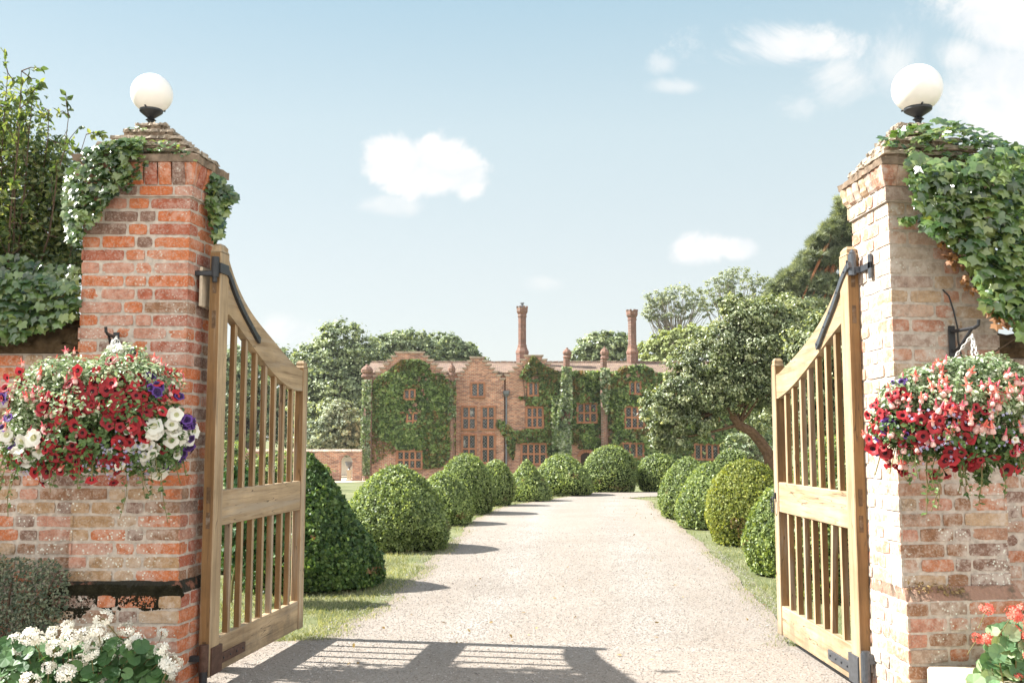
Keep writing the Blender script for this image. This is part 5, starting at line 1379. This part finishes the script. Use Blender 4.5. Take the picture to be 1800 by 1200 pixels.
# doorway
a_ = Acc(); xa, zt = Q(1021, 792, HY); xb, _ = Q(1040, 792, HY); pts = [(xa, ZB)] + [(xa + (xb - xa) * (.5 - .5 * math.cos(q)), zt - .35 + .35 * math.sin(q)) for q in np.linspace(0, math.pi, 9)] + [(xb, ZB)]
slab_xz(a_, pts, HY - .04, HY + .05); dr = hpart('door', a_, mat_plain("dark_oak_door", (.035, .022, .014), .7, .2))
a_ = Acc()
for k in range(8):
    q0_, q1_ = math.pi * k / 8 + .03, math.pi * (k + 1) / 8 - .03; cx_, cz_ = (xa + xb) / 2, zt - .35; ra, rb_ = (xb - xa) / 2 + .01, (xb - xa) / 2 + .22
    slab_xz(a_, [(cx_ - ra * math.cos(q0_), cz_ + ra * .7 * math.sin(q0_)), (cx_ - rb_ * math.cos(q0_), cz_ + rb_ * .8 * math.sin(q0_)), (cx_ - rb_ * math.cos(q1_), cz_ + rb_ * .8 * math.sin(q1_)), (cx_ - ra * math.cos(q1_), cz_ + ra * .7 * math.sin(q1_))], HY - .09, HY + .02)
hpart('door_arch', a_, m_frame)


# creepers on the façade
def creeper(label, regions, excl):
    g = np.random.default_rng(len(label)); t = thing('wall_creeper', label, 'climbing plant', (0, HY, gz(0, HY)), group=None); a_ = Acc(); aw = Acc()
    for (poly, Y, n, sz, mats, bul) in regions:
        pp = sample_poly(poly, n, g)
        keep = np.ones(len(pp), bool)
        for (a0, b0, a1, b1) in excl: keep &= ~((pp[:, 0] > a0) & (pp[:, 0] < a1) & (pp[:, 1] > b0) & (pp[:, 1] < b1) & (g.random(len(pp)) < .985))
        # uneven cover with gaps
        hole = (vnoise(pp[:, 0], pp[:, 1], 22, 5) + vnoise(pp[:, 0], pp[:, 1], 8, 6) * .8 + vnoise(pp[:, 0], pp[:, 1], 3.5, 7) * .6 - 1.2) * 1.7
        keep &= hole > -1.05 + g.random(len(pp)) * .4; keep &= g.random(len(pp)) < .55 + .6 * vnoise(pp[:, 0], pp[:, 1], 4, 9)
        pp = pp[keep]; hole = hole[keep]; m = len(pp); pos = Parr(pp, Y - .03 - bul * (.5 + .35 * hole) * g.random(m)) - HO
        nn = np.tile((0, -1, .7), (m, 1)) + g.normal(0, .75, (m, 3)); al = g.normal(0, 1, (m, 3))
        mi = g.choice(mats, m); mi = np.where((mi == 0) & (vnoise(pp[:, 0], pp[:, 1], 26, 15) + vnoise(pp[:, 0], pp[:, 1], 7, 16) * .5 + g.random(m) * .25 > 1.22), 1, mi) if 0 in mats and len(mats) != 4 else mi
        for q in sorted(set(mi.tolist())): k = mi == q; bake(a_, CLUMP_V, CLUMP_F, pos[k], frames(nn[k], al[k], g=g), g.uniform(sz * .7, sz * 1.3, k.sum()), rnd=np.clip(.42 + hole[k] * .25 + g.normal(0, .3, k.sum()), 0, 1), mi=q, g=g)
        lo = np.min(pp, 0); hi = np.max(pp, 0)
        for k in range(3):
            x = g.uniform((lo[0] * 2 + hi[0]) / 3, (lo[0] + hi[0] * 2) / 3); q = np.linspace(0, 1, 6); tube(aw, [P(x + math.sin(v * 5 + k) * 3, hi[1] - 8 + (lo[1] + 25 - hi[1]) * v, Y - .03) - HO for v in q], .02, 5)
    a_.build('leaves', [m_creep, m_creepo, m_creepp], t); aw.build('vine', m_bark, t)


ex = [(w[0] - 3, w[1] - 3, w[2] + 3, w[3] + 3) for w in WIN]
creeper('thick creeper covering the big left gable, turning brown at its edges', [
    ([(653, 676), (664, 662), (686, 650), (703, 634), (738, 632), (772, 652), (799, 678), (800, 720), (797, 760), (760, 770), (760, 800), (742, 812), (742, 792), (700, 790), (690, 780), (670, 772), (655, 760)], 61.0, 12500, .17, [0], .28),
    ([(745, 770), (790, 765), (790, 800), (775, 820), (745, 822)], 61.0, 2400, .19, [0, 0, 1], .35),
    ([(660, 668), (690, 650), (703, 632), (738, 634), (770, 655), (798, 678), (790, 700), (760, 672), (735, 655), (705, 655), (690, 668), (665, 680)], 60.98, 2600, .15, [1, 1, 0], .15),
    ([(645, 740), (700, 760), (695, 795), (645, 820)], 60.98, 420, .15, [1, 1, 0], .12),
    ([(740, 735), (800, 725), (800, 790), (760, 790)], 60.95, 900, .17, [1, 0, 0], .25),
    ([(655, 670), (668, 668), (664, 770), (652, 760)], 60.95, 500, .15, [1, 0], .15)], [e for e in ex[2:3]] + [(709, 684, 731, 700), (712, 727, 734, 744)])
creeper('pale sunlit creeper climbing the left corner column of the house', [
    ([(637, 668), (653, 668), (652, 700), (649, 835), (633, 835)], 60.62, 1300, .15, [2, 2, 0], .2), ([(788, 668), (801, 668), (802, 730), (788, 740)], 60.75, 420, .14, [2, 0, 0], .15)], [])
creeper('creeper wrapped over the third gable and around its windows', [
    ([(918, 652), (938, 625), (955, 642), (985, 655), (985, 800), (962, 800), (960, 777), (905, 777), (903, 808), (896, 800), (888, 768), (872, 748), (874, 737), (888, 742), (905, 758), (925, 755), (958, 754), (957, 712), (925, 711), (921, 700), (912, 702), (912, 697), (928, 697), (926, 668), (914, 662)], 61.72, 7500, .17, [0, 0, 0, 1], .3),
    ([(925, 640), (938, 624), (955, 642), (985, 655), (975, 672), (950, 660), (930, 655), (915, 668)], 61.68, 900, .15, [1, 1, 0], .25)], ex[8:11])
creeper('pale creeper hanging down the two tall columns in the middle of the façade', [
    ([(988, 645), (1004, 645), (1006, 700), (1003, 810), (985, 810), (975, 760), (985, 700)], 61.02, 2300, .16, [2, 2, 2, 0], .3), ([(970, 700), (990, 690), (990, 800), (972, 800)], 61.3, 900, .17, [2, 0, 0], .3),
    ([(1056, 648), (1071, 648), (1072, 690), (1066, 730), (1056, 700)], 61.02, 900, .16, [2, 2, 0], .3)], ex[11:12])
creeper('dark green creeper filling the façade right of the tall column', [
    ([(985, 652), (1060, 652), (1060, 800), (1045, 800), (1042, 788), (1019, 788), (1008, 780), (985, 780)], HY, 7000, .17, [0], .3),
    ([(1058, 652), (1085, 652), (1092, 645), (1130, 640), (1150, 650), (1156, 700), (1160, 820), (1060, 820)], 61.8, 9000, .17, [0], .3), ([(1120, 655), (1135, 645), (1152, 655), (1155, 690), (1130, 690)], 61.75, 500, .15, [1, 0], .25),
    ([(1155, 655), (1370, 655), (1370, 830), (1155, 830)], HY, 12500, .20, [0], .35)], ex[11:])


# ------------------------------------------------------------------ old garden wall with a doorway, left of the house
m_hb2 = m_hb
a_ = Acc(); WY = 59.0; xL = Q(100, 780, WY)[0]; xR = Q(636, 780, WY)[0]; dL = Q(599, 780, WY)[0]; dR = Q(620, 780, WY)[0]; ztw = Q(600, 793, WY)[1]; zd = Q(600, 800, WY)[1]
g = np.random.default_rng(9); topl = [(x, ztw + g.normal(0, .035)) for x in np.arange(xR - .2, xL, -.5)]
slab_xz(a_, [(xL, ZB), (dL, ZB), (dL, zd - .25), (dL + .2, zd), (dR - .2, zd), (dR, zd - .25), (dR, ZB), (xR, ZB), (xR, ztw)] + topl + [(xL, ztw)], WY, WY + .35)
gw = thing('garden_wall', 'ruinous red brick garden wall with an open doorway, left of the manor', 'wall', (0, WY, gz(0, WY))); O2 = np.array((0, WY, gz(0, WY)))
a_.V = [v - O2 for v in a_.V]; a_.build('brickwork', m_hb, gw)
a_ = Acc(); coping(a_, xL, xR, WY - .06, WY + .41, ztw, .12, 5); a_.V = [v - O2 for v in a_.V]; a_.build('coping', m_coping, gw)
a_ = Acc(); a_.add([(dL - 1, 50, gz(0, 50) + .02), (dR + 1, 50, gz(0, 50) + .02), (dR + 1.5, 62, gz(0, 62) + .02), (dL - 1.5, 62, gz(0, 62) + .02), (dR + 2, 90, gz(0, 62) + .02), (dL - 8, 90, gz(0, 62) + .02)], [(0, 1, 2, 3), (3, 2, 4, 5)]); struct(a_.build('paved_path', m_stone))
ux, uz = Q(614, 812, 61.5)
t = thing('stone_urn', 'dark urn on a pedestal glimpsed through the garden wall doorway', 'urn', (ux, 61.5, gz(0, 62)))
a_ = Acc(); lathe(a_, [(.24, 0), (.24, .1), (.17, .14), (.17, .6), (.22, .64), (.22, .7)], (0, 0, 0), 4, rot=math.pi / 4); a_.build('pedestal', m_stone, t)
a_ = Acc(); lathe(a_, [(.1, .7), (.06, .76), (.06, .82), (.2, .95), (.26, 1.15), (.3, 1.2), (.26, 1.2), (.18, 1.0), (0, .98)], (0, 0, 0), 16); a_.build('bowl', m_lead, t)
# low wall beyond the doorway, near-white colour standing in for sunlight on it
a_ = Acc(); box(a_, (dL - 6, 70, gz(0, 62)), (dR + 6, 70.4, gz(0, 62) + 1.6)); o_ = a_.build('stone_wall', mat_plain('whitened_stone', (.80, .78, .74), .9, .1, var=.08)); o_['label'] = 'pale stone wall beyond the garden doorway, whitened in place of sunlight'; o_['category'] = 'wall'


# ------------------------------------------------------------------ trees
NEED_V = []; NEED_F = []
for _k in range(7):
    _a = _k * 2.4; _d = np.array((math.cos(_a) * .8, math.sin(_a) * .8, .6 + .3 * (_k % 2))); _s = nrm(np.cross(_d, (0, 0, 1.))) * .06; _b = len(NEED_V)
    NEED_V += [tuple(-_s), tuple(_s), tuple(_d)]; NEED_F.append((_b, _b + 1, _b + 2))
NEED_F = np.array(NEED_F)


def tree(label, base_px, Y, lobes, mat, leaf, ncl, nlf, trunk=.3, seed=1, barkm=None, cl=.22, name='broadleaf_tree', flat=1.0, group=None, tpath=None, limb_r=.35, nlimb=26, tv=CLUMP_V, tf=CLUMP_F):
    g = np.random.default_rng(seed); z0 = gz(0, Y); bx = P(base_px, 772, Y)[0]; B = np.array((bx, Y, z0)); t = thing(name, label, 'tree', tuple(B), group=group)
    a_ = Acc(); aw = Acc(); LB = []; wts = []
    for lb in lobes:
        px, py, rx, ry = lb[:4]; dy = lb[4] if len(lb) > 4 else 0; c = P(px, py, Y + dy) - B; rx_, rz_ = rx / F * (Y + dy), ry / F * (Y + dy); LB.append((c, np.array((rx_, (rx_ + rz_) * .5, rz_)))); wts.append(rx * ry)
    wts = np.array(wts, float); wts /= wts.sum(); cen = []
    for (c, r), w in zip(LB, wts):
        k = max(4, int(ncl * 2.1 * w)); v = nrm(g.normal(0, 1, (k, 3)) + np.array((0, -.25, .15))); rr = .35 + .65 * g.random(k) ** .5; p = c + v * rr[:, None] * r; cen.append(np.concatenate((p, v, np.tile(r.mean(), (k, 1))), 1))
    cen = np.concatenate(cen); K = len(cen); sc = cen[:, 6] * cl * .78 * g.uniform(.5, 1.4, K); nl = int(nlf * .62)
    v = nrm(g.normal(0, 1, (K, nl, 3))); rad_ = np.minimum(np.abs(g.normal(0, .62, (K, nl, 1))), 1.7)
    pos = cen[:, None, :3] + v * rad_ * sc[:, None, None] * np.array((1.25, 1.25, .75 * flat)); nn = v * .8 + cen[:, None, 3:6] * .7 + np.array((0, 0, .5)) + g.normal(0, .45, (K, nl, 3))
    pos = pos.reshape(-1, 3); nn = nn.reshape(-1, 3); rn = np.clip(np.repeat(g.normal(.45, .18, K), nl) + g.normal(0, .25, K * nl), 0, 1)
    bake(a_, tv, tf, pos, frames(nn, np.tile((0, 0, -.6), (len(pos), 1)) + g.normal(0, 1, (len(pos), 3)), g=g), g.uniform(leaf * .55, leaf * 1.15, len(pos)), rnd=rn, g=g)
    top = np.mean([c for c, r in LB], 0)
    if tpath is not None: tp = [P(x, y, Y + d_) - B for x, y, d_ in tpath]
    else: tp = [np.array((0, 0, -.1)), np.array((top[0] * .15, 0, top[2] * .3)), np.array((top[0] * .6, top[1] * .6, top[2] * .75))]
    q = np.linspace(0, 1, 10); tp = np.array(tp); sI = np.linspace(0, 1, len(tp)); tpi = np.stack([np.interp(q, sI, tp[:, k]) for k in range(3)], 1) + g.normal(0, trunk * .12, (10, 3)) * np.array((1, 1, 0))
    tube(aw, tpi, np.linspace(trunk, trunk * .45, 10), 8)
    idx = g.choice(K, min(nlimb, K), replace=False)
    for i in idx:
        e = cen[i, :3]; s = tpi[g.integers(5, 10)]; m1 = (s + e) / 2 + np.array((0, 0, -.12 * np.linalg.norm(e - s) * .3)) + g.normal(0, .06, 3) * np.linalg.norm(e - s)
        qq = np.linspace(0, 1, 7)[:, None]; pts = (1 - qq) ** 2 * s + 2 * qq * (1 - qq) * m1 + qq ** 2 * e; tube(aw, pts, np.linspace(trunk * limb_r, trunk * .05, 7), 5)
    a_.build('crown', mat, t); aw.build('trunk', barkm or m_bark, t)
    return t


m_barkpale = mat_plain('poplar_bark', (.22, .19, .15), .95, .1, var=.3, scale=6, bstr=0)
GT = 'trees behind the manor and its walls'
tree('dark crown of trees seen behind the curved rail of the left gate', 440, 84, [(385, 660, 60, 50), (440, 650, 70, 50), (500, 665, 55, 55), (430, 730, 90, 60), (510, 740, 50, 50), (350, 720, 60, 60)], m_tree, .27, 420, 85, .5, 1, group=GT)
tree('tallest oak left of the house, with a feathery top against the sky', 595, 80, [(600, 600, 45, 38), (575, 640, 60, 50), (640, 630, 50, 40), (590, 690, 75, 60), (545, 650, 40, 45), (640, 690, 60, 55), (600, 745, 80, 45), (555, 720, 45, 50)], m_tree2, .24, 520, 85, .5, 2, group=GT)
tree('broad oak crown rising behind the big left gable', 690, 84, [(680, 625, 50, 36), (715, 610, 45, 32), (650, 650, 40, 36), (700, 650, 60, 30), (745, 625, 40, 34)], m_tree2, .24, 330, 85, .5, 3, group=GT)
tree('round dark crown behind the plain brick gable', 785, 88, [(775, 622, 45, 36), (810, 630, 38, 30), (835, 645, 30, 24), (760, 645, 50, 24)], m_tree, .24, 300, 85, .5, 4, group=GT)
tree('pale feathery shrub beyond the old wall, left of the corner column', 590, 68, [(600, 745, 55, 40), (560, 775, 55, 28), (620, 775, 45, 26), (590, 720, 30, 22)], m_willow, .22, 190, 70, .15, 5, name='garden_shrub', group=GT)
tree('small tree behind the roof between the two middle columns and the right chimney', 1050, 80, [(1048, 610, 38, 26), (1075, 605, 34, 26), (1020, 628, 26, 16), (1060, 630, 50, 18)], m_tree2, .26, 170, 55, .35, 6, group=GT)
tree('airy poplar like tree with bare fanning limbs, just right of the right chimney', 1185, 92, [(1165, 530, 40, 20), (1200, 522, 44, 22), (1145, 550, 26, 14), (1225, 545, 34, 16), (1180, 555, 50, 10)], m_willow, .20, 100, 40, .3, 7, m_barkpale, name="poplar_tree", cl=.28, group=GT, nlimb=90, limb_r=.2, tpath=[(1185, 780, 0), (1186, 680, 0), (1188, 600, 0)])
tree('airy poplar like tree behind the spreading apple tree', 1285, 96, [(1262, 505, 36, 20), (1300, 495, 46, 24), (1340, 508, 34, 22), (1245, 530, 26, 16), (1300, 530, 60, 18)], m_willow, .20, 115, 40, .3, 8, m_barkpale, name="poplar_tree", cl=.28, group=GT, nlimb=90, limb_r=.2, tpath=[(1290, 780, 0), (1292, 680, 0), (1295, 590, 0)])
tree('yellow green acacia between the right chimney and the apple tree', 1165, 76, [(1150, 620, 34, 22), (1185, 605, 45, 26), (1220, 595, 40, 26), (1170, 640, 60, 18)], m_treey, .26, 170, 55, .3, 9, group=GT)
tree('leaning scots pine with a reddish trunk beside the right pier', 1468, 42, [(1482, 372, 20, 26), (1470, 408, 28, 22), (1448, 432, 30, 20), (1428, 462, 34, 20), (1475, 455, 26, 24), (1400, 492, 34, 20), (1440, 505, 46, 22), (1380, 515, 34, 22), (1425, 545, 50, 24), (1470, 560, 34, 26), (1375, 560, 40, 24), (1350, 545, 30, 20), (1500, 410, 20, 34)], m_pine, .26, 430, 52, .26, 10, m_barkred, name='pine_tree', cl=.26, flat=.7, tpath=[(1440, 800, 0), (1452, 640, 0), (1440, 520, 0), (1470, 440, 0), (1484, 370, 0)], limb_r=.4, nlimb=30, tv=NEED_V, tf=NEED_F)
m_barkapple = mat_plain('apple_bark', (.14, .085, .055), .95, .1, var=.5, scale=14, bstr=1, bdist=.02)
AP = [(1160, 720, 34, 40), (1150, 765, 18, 26), (1190, 780, 30, 18), (1215, 745, 50, 28), (1265, 690, 60, 40), (1350, 560, 50, 40), (1200, 690, 50, 40), (1180, 740, 30, 36), (1165, 775, 20, 18), (1235, 640, 58, 42), (1280, 600, 60, 40), (1310, 560, 55, 34), (1340, 620, 65, 50), (1300, 670, 70, 44), (1240, 710, 50, 30), (1380, 580, 50, 40), (1400, 650, 50, 60), (1290, 535, 36, 20), (1365, 700, 50, 40), (1215, 660, 34, 30)]
tree('spreading apple tree leaning left across the front of the manor', 1362, 23, AP, m_apple, .085, 820, 95, .15, 11, m_barkapple, name='apple_tree', cl=.26, tpath=[(1368, 870, 0), (1350, 800, 0), (1325, 762, 0), (1293, 742, 0), (1278, 712, -.2), (1290, 640, 0)], tv=LEAF_V, tf=LEAF_F, nlimb=30, limb_r=.3)
tree('dense dark tree behind the right gate bars', 1440, 19, [(1440, 610, 60, 60), (1490, 640, 60, 80), (1420, 700, 50, 60), (1480, 730, 60, 50), (1540, 600, 60, 80)], m_apple, .085, 330, 90, .15, 12, name='garden_tree', cl=.26, tv=LEAF_V, tf=LEAF_F, nlimb=18)
tree('grey green shrub against the house under the apple tree', 1305, 58, [(1300, 790, 30, 34), (1330, 770, 30, 40), (1350, 810, 30, 30)], m_creepp, .16, 70, 60, .1, 13, name='garden_shrub')
tree('low light green plants behind the left gate', 470, 30, [(440, 830, 60, 30), (500, 820, 60, 30), (545, 835, 40, 24), (400, 810, 40, 40)], m_yewb, .12, 120, 60, .06, 14, name='garden_shrub', tv=LEAF_V, tf=LEAF_F)
tree('broad leaved border plant just behind the hinge post of the left gate', 412, 8.6, [(405, 900, 22, 50), (420, 850, 26, 36), (440, 960, 40, 50), (475, 920, 30, 50)], m_gerleaf, .085, 60, 26, .015, 15, name='border_plant', tv=LEAF_V, tf=LEAF_F, cl=.5, barkm=m_stem, nlimb=20)

# dry leaves blown on to the drive
g = np.random.default_rng(91); a = Acc(); n = 150
pp = np.concatenate((np.stack((g.normal(1130, 40, 70), g.normal(898, 12, 70)), 1), np.stack((g.uniform(560, 1360, 80), g.uniform(930, 1180, 80)), 1)))
pos = np.array([G(x, y) + np.array((0, 0, .02)) for x, y in pp]); pos = pos[[xl(p[1]) < p[0] < xr(p[1]) + .2 for p in pos]]
bake(a, LEAF_V, LEAF_F, pos, frames(np.tile((0, 0, 1.), (len(pos), 1)), jit=.5, g=g), g.uniform(.02, .045, len(pos)), g=g)
o = a.build('fallen_leaves', D.materials['dry_leaf']); o['kind'] = 'stuff'; o['label'] = 'dry fallen leaves scattered on the gravel'; o['category'] = 'leaves'
# summer air
a = Acc(); box(a, (-75, -6, -2.6), (75, 130, 26)); mh = D.materials.new('summer_haze'); mh.use_nodes = True; nt = mh.node_tree; nt.nodes.clear()
pv = NEW(nt, 'ShaderNodeVolumePrincipled'); pv.inputs['Density'].default_value = .00024; pv.inputs['Color'].default_value = (.93, .95, .96, 1); pv.inputs['Anisotropy'].default_value = .2
ho = NEW(nt, 'ShaderNodeOutputMaterial'); nt.links.new(pv.outputs[0], ho.inputs['Volume']); hz_ = a.build('haze', mh); hz_['kind'] = 'stuff'; hz_['label'] = 'faint summer haze'; hz_['category'] = 'haze'

tree('deep green tree filling the gap between the apple tree and the pine', 1420, 31, [(1390, 560, 60, 50), (1430, 600, 60, 60), (1360, 620, 60, 50), (1400, 690, 70, 60), (1340, 720, 50, 40), (1460, 680, 60, 70), (1440, 760, 60, 50)], m_apple, .12, 420, 90, .16, 21, name='garden_tree', cl=.26, tv=LEAF_V, tf=LEAF_F, nlimb=20)
